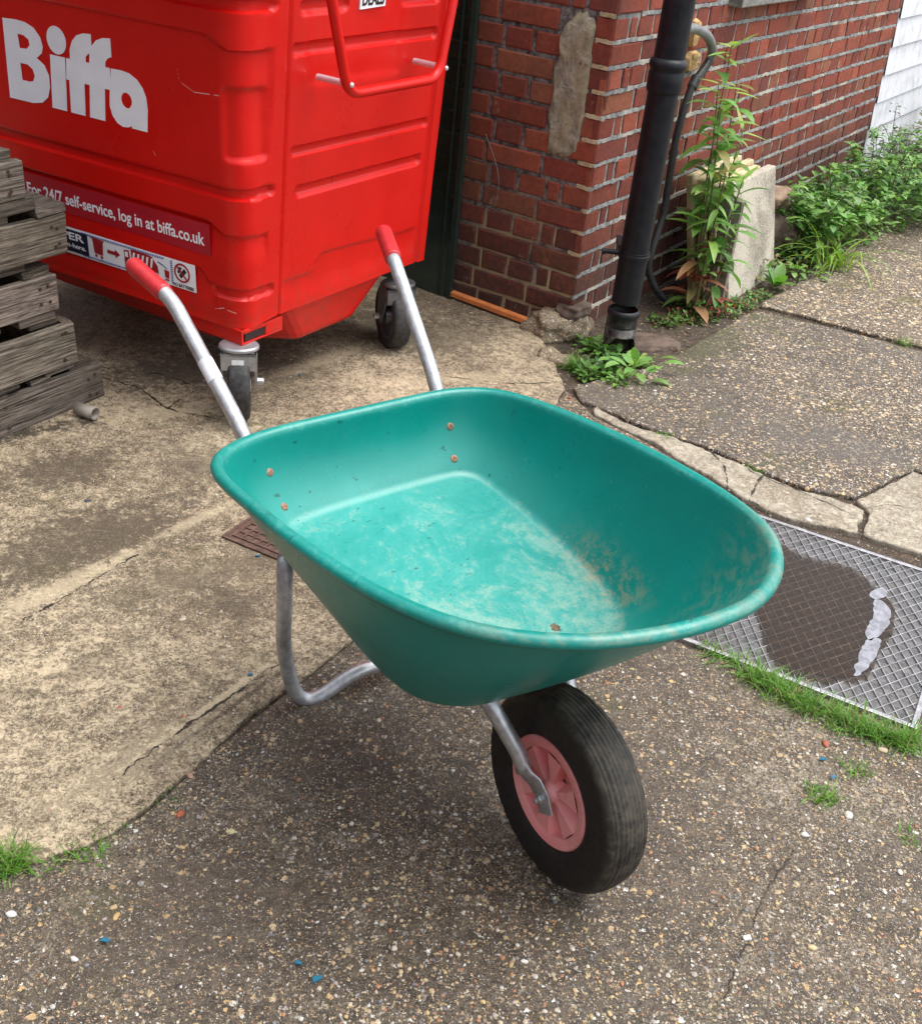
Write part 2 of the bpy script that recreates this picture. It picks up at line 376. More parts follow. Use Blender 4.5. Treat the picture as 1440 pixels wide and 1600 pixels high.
while n < 4200:
    px, py = U(0, 1440), 1600 - 1150 * (R() ** 1.35)
    p = G(px, py)
    if px < 520 and py > 560 and R() < .8: continue
    if 1040 < px and 780 < py < 1180 and (py < 1180 - (1440 - px) * .3): continue
    if p.y > 5: continue
    s = .0016 + .0036 * R() ** 2.6
    col = random.choice(cols); k = U(.75, 1.1)
    rock(mb, (p.x, p.y, s * .1), s, tuple(q * k for q in col), sq=.55); n += 1
gv = mb.build('gravel', m_stone); gv['kind'] = 'stuff'; 
tag(gv, 'small pebbles standing proud of the worn concrete yard')

# larger single stones and scraps the photo shows
def single(name, px, py, s, col, label, cat, group=None, sq=.42, z=None):
    s *= .78; col = tuple(v * .78 for v in col)
    m = MB(); p = G(px, py); bm = MB()
    bmm = bmesh.new(); bmesh.ops.create_icosphere(bmm, subdivisions=3, radius=1)
    sd_ = U(0, 99); a = U(0, 6.28)
    for v in bmm.verts:
        q = v.co.copy(); d = 1 + .35 * noise.noise(q * 1.1 + Vector((sd_, 0, 0))) + .1 * noise.noise(q * 4 + Vector((sd_, 0, 0)))
        q = q * d; q.y *= .7; q.z *= sq
        v.co = q * s
    me = bpy.data.meshes.new(name); bmm.to_mesh(me); bmm.free()
    at = me.color_attributes.new("Col", 'FLOAT_COLOR', 'CORNER'); at.data.foreach_set("color", [*col, 1.0] * len(me.loops))
    me.polygons.foreach_set("use_smooth", [True] * len(me.polygons))
    me.materials.append(m_stone); o = bpy.data.objects.new(name, me); C.objects.link(o)
    o.location = (p.x, p.y, s * sq * .45 if z is None else z); o.rotation_euler = (0, 0, a)
    return tag(o, label, cat, group)
for px, py, s, lab in ((282, 1272, .011, 'red brick chip on the dark concrete left of the wheel'), (285, 1121, .010, 'red brick chip beside the scraped line on the cream slab'),
                       (187, 1107, .009, 'orange red brick chip in the middle of the cream slab'), (318, 981, .006, 'tiny red brick chip on the upper cream slab left of the stand leg'),
                       (890, 622, .009, 'red brick chip beyond the tray rim near the path joint'), (1289, 1163, .012, 'orange brick chip below the grass strip')):
    single('brick_chip', px, py, s, (.42, .11, .05), lab, 'brick chip', 'red brick chips on the ground')
for px, py, s, col, lab in ((1166, 1467, .0105, (.72, .71, .70), 'white pebble in the lower right foreground'), (1256, 1305, .010, (.74, .72, .68), 'white pebble right of the wheel below the grass tufts'),
                            (1325, 1275, .014, (.66, .63, .57), 'white rounded stone at the foot of the small grass tuft'), (1378, 1173, .013, (.58, .47, .31), 'buff stone at the end of the grass strip'),
                            (1405, 1364, .009, (.70, .67, .60), 'white pebble near the right edge of the foreground'), (1268, 1482, .010, (.62, .48, .27), 'yellow pebble in the lower right foreground'),
                            (182, 1433, .009, (.55, .36, .15), 'ochre pebble in the lower left foreground'), (178, 1419, .008, (.50, .38, .20), 'tan pebble touching the ochre one in the lower left foreground'),
                            (18, 1430, .011, (.70, .70, .70), 'long white stone chip at the left edge of the foreground'), (297, 1213, .010, (.44, .28, .20), 'pinkish pebble on the rim of the cream slab'),
                            (116, 1500, .008, (.66, .64, .60), 'white stone chip in the bottom left'), (360, 1301, .010, (.60, .52, .30), 'pale yellow pebble on the dark concrete left of the wheel'),
                            (1262, 814, .015, (.66, .64, .62), 'pale rounded stone on the kerb strip above the drain plate'), (468, 632, .016, (.30, .21, .13), 'brown stone on the cream slab right of the front castor'),
                            (494, 620, .010, (.52, .44, .32), 'cream pebble right of the brown stone behind the tray'), (138, 785, .014, (.05, .06, .07), 'dark slate chip on the cream slab left of the tray')):
    single('pebble', px, py, s, col, lab, 'pebble', 'single stones lying on the yard')
t = NT('blue_plastic'); m_blue = t.out((.01, .12, .20), .4)
for px, py, lab in ((165, 1474, 'blue plastic scrap in the bottom left foreground'), (466, 1509, 'long blue plastic scrap near the bottom edge'), (495, 1534, 'square blue plastic scrap near the bottom edge'),
                    (402, 872, 'blue plastic scrap beside the small brown drain cover'), (391, 1058, 'blue plastic scrap left of the bent stand leg'), (1284, 1190, 'blue plastic sliver below the grass strip'),
                    (1300, 1218, 'blue plastic scrap beside the small grass tuft'), (468, 588, 'dark blue plastic scrap under the red bin')):
    m = MB(); L, Wd = U(.004, .0085), U(.003, .0045); a = U(-.6, .9); tl = U(-.25, .25)
    Mx = Matrix.Rotation(a, 4, 'Z') @ Matrix.Rotation(tl, 4, 'Y')
    vs = [Vector((-L, -Wd, 0)), Vector((L * .8, -Wd * .8, 0)), Vector((L, Wd * .3, 0)), Vector((L * .4, Wd, 0)), Vector((-L * .7, Wd * .9, 0))]
    vs = [Mx @ v for v in vs]; vs = vs + [v + Vector((0, 0, .002)) for v in vs]
    m.add(vs, [(4, 3, 2, 1, 0), (5, 6, 7, 8, 9)] + [(i, (i + 1) % 5, (i + 1) % 5 + 5, i + 5) for i in range(5)])
    o = m.build('plastic_scrap', m_blue); o.location = G(px, py) + Vector((0, 0, .006))
    tag(o, lab, 'plastic scrap', 'blue plastic scraps on the ground')

# ------------------------------------------------------------------ drain plate with puddle
t = NT('galvanised_plate'); f, _ = t.noise(35, 6, .7); f2, _ = t.noise(260, 3, .6)
m_plate = t.out(t.mix(t.mapr(f, .3, .7), (.26, .255, .26), (.46, .455, .47)), t.mapr(f, .35, .7, .18, .42), t.bump(f2, .25, .001), .55)
dp = empty('drain_plate', (gA.x, gA.y, -.005), math.atan2(gd.y, gd.x), 'galvanised steel plate with raised diamond ribs set in the yard, holding a puddle', 'metal plate')
t = NT('wet_plate'); f, _ = t.noise(40, 6, .75); f2, _ = t.noise(9, 4, .6); m_wetp = t.out(t.mix(t.mapr(f, .3, .7), (.045, .043, .042), (.17, .165, .16)), t.mapr(f2, .35, .65, .12, .45), t.bump(f, .2, .001), .35)
m = MB(); m.box((0, 0, -.008), (gW, gL, 0)); m.build('base_plate', m_wetp, dp)
m = MB(); th0 = math.radians(90 - 31.5)
for sgn in (1, -1):
    d = Vector((math.cos(th0), sgn * math.sin(th0), 0)); nn = Vector((-d.y, d.x, 0)); sp = .0232
    for k in range(-60, 61):
        o0 = nn * (k * sp)
        lo, hi = -9, 9
        for ax, mx in ((0, gW), (1, gL)):
            if abs(d[ax]) < 1e-6: continue
            a, b = sorted(((0.002 - o0[ax]) / d[ax], (mx - .002 - o0[ax]) / d[ax])); lo, hi = max(lo, a), min(hi, b)
        if hi - lo < .01: continue
        a, b = o0 + d * lo, o0 + d * hi; zz = .0036 + (.0002 if sgn > 0 else 0); wv = nn * .0015; wt = nn * .0007
        m.add([a - wv, b - wv, b - wt + Vector((0, 0, zz)), a - wt + Vector((0, 0, zz)), a + wt + Vector((0, 0, zz)), b + wt + Vector((0, 0, zz)), b + wv, a + wv],
              [(0, 1, 2, 3), (3, 2, 5, 4), (4, 5, 6, 7)])
m.build('raised_ribs', m_plate, dp)
m = MB()
for lo, hi in (((-.012, -.012, -.008), (0, gL + .012, .005)), ((gW, -.012, -.008), (gW + .012, gL + .012, .005)), ((0, -.012, -.008), (gW, 0, .0045)), ((0, gL, -.008), (gW, gL + .012, .0045))): m.box(lo, hi)
m.build('edge_frame', m_plate, dp, bevel=.001)
def dl(px, py):
    q = G(px, py) - gA; return Vector((q.dot(gd), q.dot(gu), 0))
pud = [dl(*q) for q in ((1190, 868), (1215, 850), (1240, 862), (1262, 872), (1290, 878), (1330, 888), (1352, 905), (1372, 925), (1392, 945), (1392, 985), (1378, 1010), (1360, 1045), (1345, 1058), (1300, 1062), (1262, 1056), (1225, 1042), (1205, 1020), (1192, 985), (1180, 945), (1160, 900))]
def wet_sheet(name, pts, z, mat, parent=None, amp=.006, seed=1, n=6):
    P = spline(pts, n, True); out = []
    for p in P:
        q = Vector((p.x * 55, p.y * 55, seed)); out.append(Vector((p.x + noise.noise(q) * amp, p.y + noise.noise(q + Vector((0, 0, 30))) * amp, z)))
    ar = sum(out[i].x * out[(i + 1) % len(out)].y - out[(i + 1) % len(out)].x * out[i].y for i in range(len(out)))
    if ar < 0: out.reverse()
    m = MB(); m.add(out, [tuple(range(len(out)))]); return m.build(name, mat, parent)
t = NT('silt'); f, _ = t.noise(60, 6, .75); f2, _ = t.noise(260, 4, .7); f3, _ = t.noise(14, 4, .6)
c = t.mix(t.mapr(f, .3, .7), (.018, .012, .007), (.085, .055, .032)); c = t.mix(t.mapr(f2, .64, .72), c, (.36, .28, .19))
m_silt = t.out(c, .9, t.bump(f2, .5, .002))
cpd = sum(pud, Vector()) / len(pud); o = wet_sheet('silt', [cpd + (q - cpd) * .955 for q in pud], .0021, m_silt, None, .012, 4); o.location = (gA.x, gA.y, -.005); o.rotation_euler = (0, 0, math.atan2(gd.y, gd.x))
tag(o, 'brown silt settled under the puddle on the steel plate', 'silt', kind='stuff')
t = NT('puddle_water'); f, _ = t.noise(9, 2, .5)
tr = t.n('ShaderNodeBsdfTransparent'); tr.inputs[0].default_value = (.62, .53, .44, 1); gl = t.n('ShaderNodeBsdfGlossy'); gl.inputs['Roughness'].default_value = .015
fr = t.n('ShaderNodeFresnel'); fr.inputs[0].default_value = 1.33; mx = t.n('ShaderNodeMixShader')
bn = t.bump(f, .05, .002); t.l(bn, gl.inputs['Normal'])
t.l(fr.outputs[0], mx.inputs[0]); t.l(tr.outputs[0], mx.inputs[1]); t.l(gl.outputs[0], mx.inputs[2]); t.l(mx.outputs[0], t.t.nodes['Material Output'].inputs[0])
m_water = t.m
o = wet_sheet('water', [cpd + (q - cpd) * 1.03 for q in pud], .0040, m_water, None, .012, 4); o.location = (gA.x, gA.y, -.005); o.rotation_euler = (0, 0, math.atan2(gd.y, gd.x)); structure(o)
t = NT('sky_reflection_film'); f, _ = t.noise(45, 6, .7); f2, _ = t.noise(20, 3, .5)  # pale film colour stands in for bright sky mirrored in the puddle
m_skyrefl = t.out(t.mix(t.mapr(f, .40, .60), (.11, .11, .125), (.22, .22, .25)), .04, None, spec=.8); t.b.inputs['IOR'].default_value = 1.8
for pts, lab in ((((1360, 925), (1378, 918), (1386, 930), (1374, 936), (1362, 934)), 'small round painted sky reflection on the upper edge of the puddle'),
                 (((1366, 936), (1388, 948), (1390, 970), (1376, 990), (1358, 1000), (1352, 985), (1364, 962)), 'pale painted sky reflection along the right edge of the puddle'),
                 (((1354, 1000), (1376, 1000), (1370, 1022), (1352, 1046), (1334, 1056), (1340, 1030)), 'pale painted sky reflection at the lower right edge of the puddle')):
    o = wet_sheet('sky_reflection', [dl(*q) for q in pts], .0046, m_skyrefl, None, .0045, 7, 10); o.location = (gA.x, gA.y, -.005); o.rotation_euler = (0, 0, math.atan2(gd.y, gd.x))
    tag(o, lab, 'painted reflection', 'painted sky reflections on the puddle')

# small cast drain cover under the tray
t = NT('rusty_cast_iron'); f, _ = t.noise(50, 6, .7)
m_cast = t.out(t.mix(t.mapr(f, .3, .7), (.055, .03, .022), (.15, .085, .065)), .75, t.bump(f, .5, .002), .2)
c0 = G(354, 842); dv1 = (G(432, 874) - c0); dv2 = (G(400, 815) - c0)
a0 = math.atan2(dv1.y, dv1.x)
dc = empty('drain_cover', (c0.x, c0.y, .006), a0, 'small square rusty drain cover in the cream slab beside the wheelbarrow tray', 'drain cover')
m = MB(); m.box((0, 0, -.004), (.20, .20, .002)); m.build('cover', m_cast, dc)
m = MB()
for i in range(9):
    q = .012 + i * .022
    m.box((q - .003, .008, .002), (q + .003, .192, .0046)); m.box((.008, q - .003, .002), (.192, q + .003, .0050))
m.build('raised_grid', m_cast, dc)
m = MB()
for lo, hi in (((-.008, -.008, -.004), (0, .208, .004)), ((.2, -.008, -.004), (.208, .208, .004)), ((0, -.008, -.004), (.2, 0, .0035)), ((0, .2, -.004), (.2, .208, .0035))): m.box(lo, hi)
m.build('frame', m_cast, dc)

# ------------------------------------------------------------------ wheelbarrow   (local x forward, y to its left, origin under the axle)
BP = -0.86
wb = empty('wheelbarrow', (.215, 1.328, 0), BP, 'green wheelbarrow with red grips and pink hubbed wheel in the middle of the yard', 'wheelbarrow')
def tray_mat():
    t = NT('green_plastic'); P = t.tc.outputs['Object']
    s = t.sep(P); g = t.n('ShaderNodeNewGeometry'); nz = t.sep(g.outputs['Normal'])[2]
    f1, _ = t.noise(8, 9, .82, dist=.5); f2, _ = t.noise(46, 8, .85, dist=.4); f3, _ = t.noise(3, 4, .6); f4, _ = t.noise(220, 2, .5)
    mp = t.n('ShaderNodeMapping'); mp.inputs['Scale'].default_value = (3, 60, 60); mp.inputs['Rotation'].default_value = (0, 0, .5); t.l(P, mp.inputs['Vector'])
    sc, _ = t.noise(6, 4, .6, vec=mp.outputs[0])
    base = t.mix(t.mapr(f3, .3, .7), (.0005, .180, .152), (.001, .222, .190))
    base = t.mix(t.math('MULTIPLY', t.mapr(sc, .66, .74), .25), base, (.12, .42, .36))
    # inside-ness: within the rim outline and above the floor
    zin = t.math('SUBTRACT', s[2], t.math('SUBTRACT', .347, t.math('MULTIPLY', t.math('ADD', s[0], .08), .168)))   # height above the floor
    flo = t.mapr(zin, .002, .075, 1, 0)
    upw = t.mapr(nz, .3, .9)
    frt = t.mapr(s[0], -.60, -.05, .42, 1)
    fl_d = t.math('MULTIPLY', t.math('MULTIPLY', flo, upw), frt)
    thr = t.math('SUBTRACT', .655, t.math('MULTIPLY', fl_d, .17))
    dd = t.math('MULTIPLY', t.mapr(t.math('SUBTRACT', t.math('ADD', t.math('MULTIPLY', f1, .55), t.math('MULTIPLY', f2, .5)), thr), -.03, .09), t.mapr(fl_d, 0, .35, .15, .66))
    dd = t.math('MULTIPLY', dd, t.mapr(f4, .30, .60, .45, 1)); base = t.mix(dd, base, (.34, .30, .21))
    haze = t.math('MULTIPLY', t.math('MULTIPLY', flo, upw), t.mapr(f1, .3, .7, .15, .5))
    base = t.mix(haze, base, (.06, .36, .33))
    # grime along the right hand crease
    cr = t.math('MULTIPLY', t.mapr(t.math('ABSOLUTE', t.math('SUBTRACT', s[1], .235)), 0, .045, 1, 0), t.math('MULTIPLY', t.mapr(zin, .0, .10, 1, 0), t.mapr(s[0], -.34, -.2)))
    cr = t.math('MULTIPLY', cr, t.math('MULTIPLY', t.mapr(f2, .46, .56), t.mapr(s[0], .02, -.06)))
    base = t.mix(t.math('MULTIPLY', cr, .85), base, (.30, .235, .135))
    # streaks of dried mud low on the front slope
    mp2 = t.n('ShaderNodeMapping'); mp2.inputs['Scale'].default_value = (5, 22, 40); mp2.inputs['Rotation'].default_value = (0, 0, -.5); t.l(P, mp2.inputs['Vector'])
    st, _ = t.noise(1.6, 6, .7, vec=mp2.outputs[0])
    sm = t.math('MULTIPLY', t.math('MULTIPLY', t.mapr(st, .42, .62), t.mapr(s[0], -.05, .10)), t.mapr(nz, .05, .3))
    base = t.mix(t.math('MULTIPLY', sm, .38), base, (.24, .24, .17))
    sp = t.mapr(f4, .73, .78)
    base = t.mix(t.math('MULTIPLY', sp, .5), base, (.45, .42, .32))
    mp3 = t.n('ShaderNodeMapping'); mp3.inputs['Scale'].default_value = (130, 45, 60); mp3.inputs['Rotation'].default_value = (0, 0, .9); t.l(P, mp3.inputs['Vector'])
    fk, _ = t.noise(1, 2, .5, vec=mp3.outputs[0])
    base = t.mix(t.math('MULTIPLY', t.math('MULTIPLY', t.mapr(fk, .68, .72), t.mapr(f3, .48, .55)), .75), base, (.001, .06, .055))
    rim = t.mapr(t.math('SUBTRACT', s[2], t.math('MULTIPLY', s[0], .08)), .606, .613)
    base = t.mix(t.math('MULTIPLY', t.math('MULTIPLY', t.mapr(f2, .50, .62), rim), .2), base, (.16, .46, .42))
    base = t.mix(t.math('MULTIPLY', t.math('MULTIPLY', t.mapr(f1, .56, .64), rim), .5), base, (.003, .12, .10))
    rg = t.math('ADD', t.mapr(f1, .3, .7, .25, .40), t.math('MULTIPLY', dd, .35))
    nr = t.bump(f2, .12, .002); nr = t.bump(sc, .06, .001, nr)
    return t.out(base, rg, nr, spec=.5)
m_tray = tray_mat()
half = [(-.640, 0), (-.6385, .10), (-.634, .18), (-.618, .245), (-.578, .294), (-.50, .319), (-.40, .328), (-.25, .333), (-.12, .328), (0, .304), (.08, .266), (.14, .210), (.180, .135), (.199, .06), (.2025, 0)]
ctl = half + [(x, -y) for x, y in half[-2:0:-1]]
cy0 = -.013
meas = [(-.563, -.331), (-.606, -.290), (-.632, -.212), (-.636, -.111), (-.634, -.021), (-.631, .082), (-.624, .185), (-.590, .252), (-.525, .288), (-.405, .311), (-.252, .320), (-.10, .312), (.027, .285), (.095, .250), (.139, .206), (.175, .150), (.198, .071), (.190, -.036), (.155, -.140), (.108, -.212), (.045, -.270), (-.034, -.309), (-.144, -.336), (-.296, -.348), (-.420, -.347), (-.505, -.344)]
rimP = spline([(x, y, 0) for x, y in meas], 24, True)
cx = -.22
def polar(P, angs, c):
    A = [(math.atan2(p.y - c[1], p.x - c[0]), p) for p in P]; A.sort(key=lambda q: q[0])
    aa = np.array([q[0] for q in A]); rr = np.array([math.hypot(q[1].x - c[0], q[1].y - c[1]) for q in A])
    return np.interp(angs, aa, rr, period=2 * math.pi)
NA = 160; ANG = np.linspace(-math.pi, math.pi, NA, endpoint=False)
rimR = polar(rimP, ANG, (cx, cy0))
for _ in range(3): rimR = (np.roll(rimR, 1) + 2 * rimR + np.roll(rimR, -1)) / 4
# floor: rounded trapezium
fc = [(-.552, .13), (-.543, .183), (-.51, .212), (-.42, .226), (-.30, .234), (-.20, .232), (-.13, .212), (-.085, .160), (-.070, .085), (-.068, 0)]
fl = [(-.554, 0)] + fc + [(x, -y) for x, y in fc[-2::-1]]
floP = spline([(x, y + cy0 + .006, 0) for x, y in fl], 20, True)
fcx = -.31
floR = polar(floP, ANG, (fcx, cy0))
zr = lambda x: .62 + .08 * x - .006
zf = lambda x: .347 - .168 * (x + .08)
rings = []
def ring(fn): rings.append([fn(i) for i in range(NA)])
def fpt(i, s):
    x = fcx + floR[i] * s * math.cos(ANG[i]); y = cy0 + floR[i] * s * math.sin(ANG[i]); return Vector((x, y, zf(x) + .0015 * noise.noise(Vector((x * 9, y * 9, 0)))))
def rpt(i, inset):
    r = rimR[i] - inset; x = cx + r * math.cos(ANG[i]); y = cy0 + r * math.sin(ANG[i]); return Vector((x, y, zr(x)))
WI = .016
def wall(i, t):
    a, b = fpt(i, 1), rpt(i, WI); p = a.lerp(b, t); d = Vector((math.cos(ANG[i]), math.sin(ANG[i]), 0))
    return p + d * (.016 * math.sin(math.pi * t)) + Vector((0, 0, -.004 * math.sin(math.pi * t)))
for k in range(2, 12): ring(lambda i: fpt(i, .94 * k / 12))
for k in range(0, 11):
    t_ = k / 10
    ring(lambda i: fpt(i, .94) * (1 - t_) ** 2 + (fpt(i, 1.0) + Vector((0, 0, -.001))) * 2 * t_ * (1 - t_) + wall(i, .08) * t_ * t_)
for k in range(1, 19): ring(lambda i: wall(i, .08 + .92 * k / 18 * .97))
RR = .0083
for k in range(0, 15):
    a = math.radians(180 - 20 - k * 17)      # roll outwards and down
    ring(lambda i: rpt(i, WI) + Vector((math.cos(ANG[i]), math.sin(ANG[i]), 0)) * (RR * 1.0 + RR * 1.0 * math.cos(a) + .0) + Vector((0, 0, RR * .85 * math.sin(a) - .002)))
m = MB(); vs = [v for r in rings for v in r]; fs = []
for r in range(len(rings) - 1):
    for i in range(NA):
        j = (i + 1) % NA; fs.append((r * NA + i, r * NA + j, (r + 1) * NA + j, (r + 1) * NA + i))
vs.append(Vector((fcx, cy0, zf(fcx)))); ci = len(vs) - 1
for i in range(NA): fs.append((ci, (i + 1) % NA, i))
m.add(vs, fs); tray = m.build('tray', m_tray, wb, smooth=True, weld=False)
sm = tray.modifiers.new('s', 'SOLIDIFY'); sm.thickness = .0035; sm.offset = -1
# mud round the drain hole, small dark leaf bits
t = NT('dried_mud'); f, _ = t.noise(90, 5, .7); m_mud = t.out(t.mix(t.mapr(f, .3, .7), (.05, .037, .026), (.17, .125, .08)), .95, t.bump(f, .8, .003))
m = MB(); pts = []
for k in range(40):
    a = 2 * math.pi * k / 40; r = 1 + .5 * noise.noise(Vector((math.cos(a) * 1.8, math.sin(a) * 1.8, 3)))
    pts.append((math.cos(a) * .017 * r, math.sin(a) * .013 * r))
hx, hy = -.150, .078
vv = [Vector((hx, hy, zf(hx) + .0045))]
for s_, dz in ((.35, .0045), (.7, .003), (1, .0008)):
    for x, y in pts: vv.append(Vector((hx + x * s_, hy + y * s_, zf(hx + x * s_) + dz + .001 * noise.noise(Vector((x * 300, y * 300, 0))))))
ff = [(0, 1 + k, 1 + (k + 1) % 40) for k in range(40)]
for r_ in range(2):
    for k in range(40): ff.append((1 + r_ * 40 + k, 1 + (r_ + 1) * 40 + k, 1 + (r_ + 1) * 40 + (k + 1) % 40, 1 + r_ * 40 + (k + 1) % 40))
m.add(vv, ff); o = m.build('mud_clump', m_mud, smooth=True); 
o.location = wb.location; o.rotation_euler = wb.rotation_euler
tag(o, 'small dark clump of mud lying on the tray floor near the front lip', 'mud')
# rusty bolts
t = NT('rusty_bolt'); f, _ = t.noise(400, 4, .7); m_bolt = t.out(t.mix(t.mapr(f, .35, .65), (.16, .075, .04), (.42, .25, .18)), .6, t.bump(f, .5, .0008), .4)
def wall_at(y, z):          # point and inward normal on the rear wall at lateral y, height z
    best = None
    for i in range(NA):
        for k in range(21):
            q = wall(i, k / 20)
            if q.x > -.35: continue
            e = (q.y - y) ** 2 + (q.z - z) ** 2
            if best is None or e < best[0]: best = (e, i, k / 20)
    i, tt = best[1], best[2]; q = wall(i, tt); a = wall((i + 1) % NA, tt) - wall(i - 1, tt); b = wall(i, min(1, tt + .05)) - wall(i, max(0, tt - .05))
    n = a.cross(b).normalized()
    if n.x < 0: n = -n
    return q, n
for y, z in ((.182, .508), (.172, .452), (-.208, .508), (-.200, .452)):
    q, n = wall_at(y, z); m = MB()
    m.lathe([(0, .0052), (.004, .0052), (.0062, .0045), (.0085, .002), (.0088, 0)], q + n * .0005, n, 20)
    e1 = n.orthogonal().normalized(); e2 = n.cross(e1)
    for s_ in (.6, .6 + math.pi / 2):
        d = e1 * math.cos(s_) + e2 * math.sin(s_); pp = n.cross(d); c = q + n * .0057
        m.add([c - d * .0055 - pp * .0008, c + d * .0055 - pp * .0008, c + d * .0055 + pp * .0008, c - d * .0055 + pp * .0008], [(0, 1, 2, 3)])
    m.build('bolt_head', m_bolt, wb, smooth=False)
# frame
t = NT('zinc_tube'); f, _ = t.noise(60, 6, .7); f2, _ = t.noise(9, 4, .6)
m_zinc = t.out(t.mix(t.mapr(f, .3, .7), (.36, .37, .39), (.56, .57, .59)), t.mapr(f2, .3, .7, .32, .5), t.bump(f, .12, .001), .75)
m_grip = plain('red_grip', (.44, .018, .022), .38, 0, .15, 60, .1)
TR = .0138
for sgn, tip, be in ((-1, (-1.070, -.233, .722), (-.925, -.222, .702)), (1, (-1.012, .290, .744), (-.885, .235, .722))):
    mid_ = Vector((-.690, sgn * .21, .548)); Y = cy0
    path = fillet([tip, be, mid_, (-.632, sgn * .200, .46), (-.578, sgn * .185, .372), (-.48, sgn * .165, .372), (-.13, sgn * .088, .318), (-.055, sgn * .058, .225), (-.040, sgn * .056, .200)], [.032, .2, .06, .05, .04, .06, .04], 8)
    m = MB(); rs = [TR] * len(path); m.tube(path, rs, 18)
    m.build('frame_tube', m_zinc, wb, smooth=True)
    # flattened end
    m = MB(); P_ = [Vector((-.050, sgn * .057, .214)), Vector((-.036, sgn * .054, .196)), Vector((-.020, sgn * .0485, .188)), Vector((-.002, sgn * .0470, .172)), Vector((.014, sgn * .0470, .146))]
    wid = [.0145, .0165, .018, .018, .016]; thk = [.0125, .0060, .0028, .0025, .0024]; vs = []
    for k, q in enumerate(P_):
        tg = (P_[min(k + 1, 4)] - P_[max(k - 1, 0)]).normalized(); sd2 = Vector((0, 1, 0)); wd = tg.cross(sd2).normalized(); sd2 = wd.cross(tg)
        for a in range(16):
            an = 2 * math.pi * a / 16; ca, sa = math.cos(an), math.sin(an); e = .55 if k > 1 else .9
            vs.append(q + wd * wid[k] * math.copysign(abs(ca) ** e, ca) + sd2 * thk[k] * math.copysign(abs(sa) ** e, sa))
    fs = [(k * 16 + a, k * 16 + (a + 1) % 16, (k + 1) * 16 + (a + 1) % 16, (k + 1) * 16 + a) for k in range(4) for a in range(16)] + [tuple(range(15, -1, -1)), tuple(range(64, 80))]
    m.add(vs, fs); m.build('flattened_end', m_zinc, wb, auto=40)
    m = MB(); ax = Vector((0, sgn, 0)); c = Vector((0, sgn * .0496, .171))
    m.lathe([(0, .0015), (.0105, .0015), (.0105, 0)], c, ax, 24); m.lathe([(0, .008), (.0065, .008), (.0078, .0065), (.0078, .0015)], c, ax, 6); m.lathe([(0, .015), (.0035, .015), (.0042, .014), (.0042, .008)], c, ax, 12)
    m.build('axle_nut', m_zinc, wb)
    d = (Vector(tip) - Vector(be)).normalized(); a0_, b0_ = Vector(tip), Vector(be)
    L_ = .120; gp = [a0_ + d * .000, a0_ - d * .002, a0_ - d * .005, a0_ - d * .01, a0_ - d * .06, a0_ - d * (L_ - .006), a0_ - d * L_]
    m = MB(); m.tube(gp, [.008, .0140, .0165, .0172, .0170, .0172, .0166], 22); m.build('grip', m_grip, wb, smooth=True)
m = MB(); d = (Vector((-.690, -.21, .548)) - Vector((-.925, -.222, .702))).normalized(); c = Vector((-.925, -.222, .702)) + d * .135
m.tube([c, c + d * .045], TR + .0006, 24, cap=False); m.build('white_sticker', plain('white_paper', (.6, .6, .64), .5), wb)
# stand: one bent tube with two feet
leg = fillet([(-.53, -.212, .375), (-.578, -.186, .12), (-.556, -.160, -.020), (-.545, -.02, .046), (-.550, .139, -.020), (-.572, .165, .12), (-.53, .19, .375)], [.06, .075, .06, .075, .06], 12)
m = MB(); m.tube(leg, TR * 1.05, 18); m.build('stand', m_zinc, wb, smooth=True)
m = MB(); m.tube([(-.36, -.15, .362), (-.36, .13, .362)], .011, 12); m.build('cross_brace', m_zinc, wb, smooth=True)

# wheel
t = NT('tyre_rubber'); P = t.tc.outputs['Object']; s = t.sep(P)
f, _ = t.noise(28, 7, .75); f2, _ = t.noise(150, 4, .7)
tread = t.mapr(t.math('POWER', t.math('ADD', t.math('POWER', s[0], 2.0), t.math('POWER', s[2], 2.0)), .5), .148, .166)
c = t.mix(t.mapr(f2, .3, .7), (.010, .0095, .009), (.024, .022, .020)); c = t.mix(t.math('MULTIPLY', tread, t.mapr(f, .40, .66, .05, .70)), c, (.105, .090, .068))
m_tyre = t.out(c, t.mapr(f, .3, .7, .5, .75), t.bump(f2, .3, .001), spec=.35)
prof = []
w2, r0 = .0405, .171
for k in range(0, 61):
    a = math.pi * k / 60; off = math.cos(a); off = math.copysign(abs(off) ** .86, off) * w2
    rr = r0 - .030 * (1 - math.sin(a) ** .62) - .0
    if a < .28 or a > math.pi - .28: pass
    prof.append([rr, off])
full = []
for rr, off in prof:
    if abs(off) < .031:
        q = (off + .031) / .062 * 8; fr_ = q - math.floor(q); rr -= .0022 * (1 if (fr_ < .16 or fr_ > .84) else 0)
    full.append((rr, off))
side = [(.0945, .030), (.098, .0345), (.108, .0395), (.122, .0415), (.134, .0412)]
P2 = [(r_, h_) for r_, h_ in side] + full + [(r_, -h_) for r_, h_ in side[::-1]] + [(.090, -.022), (.090, .022)]
whl = bpy.data.objects.new('wheel', None); C.objects.link(whl); whl.parent = wb; whl.location = (0, 0, .171); whl.rotation_euler = (0, 0, -.095)
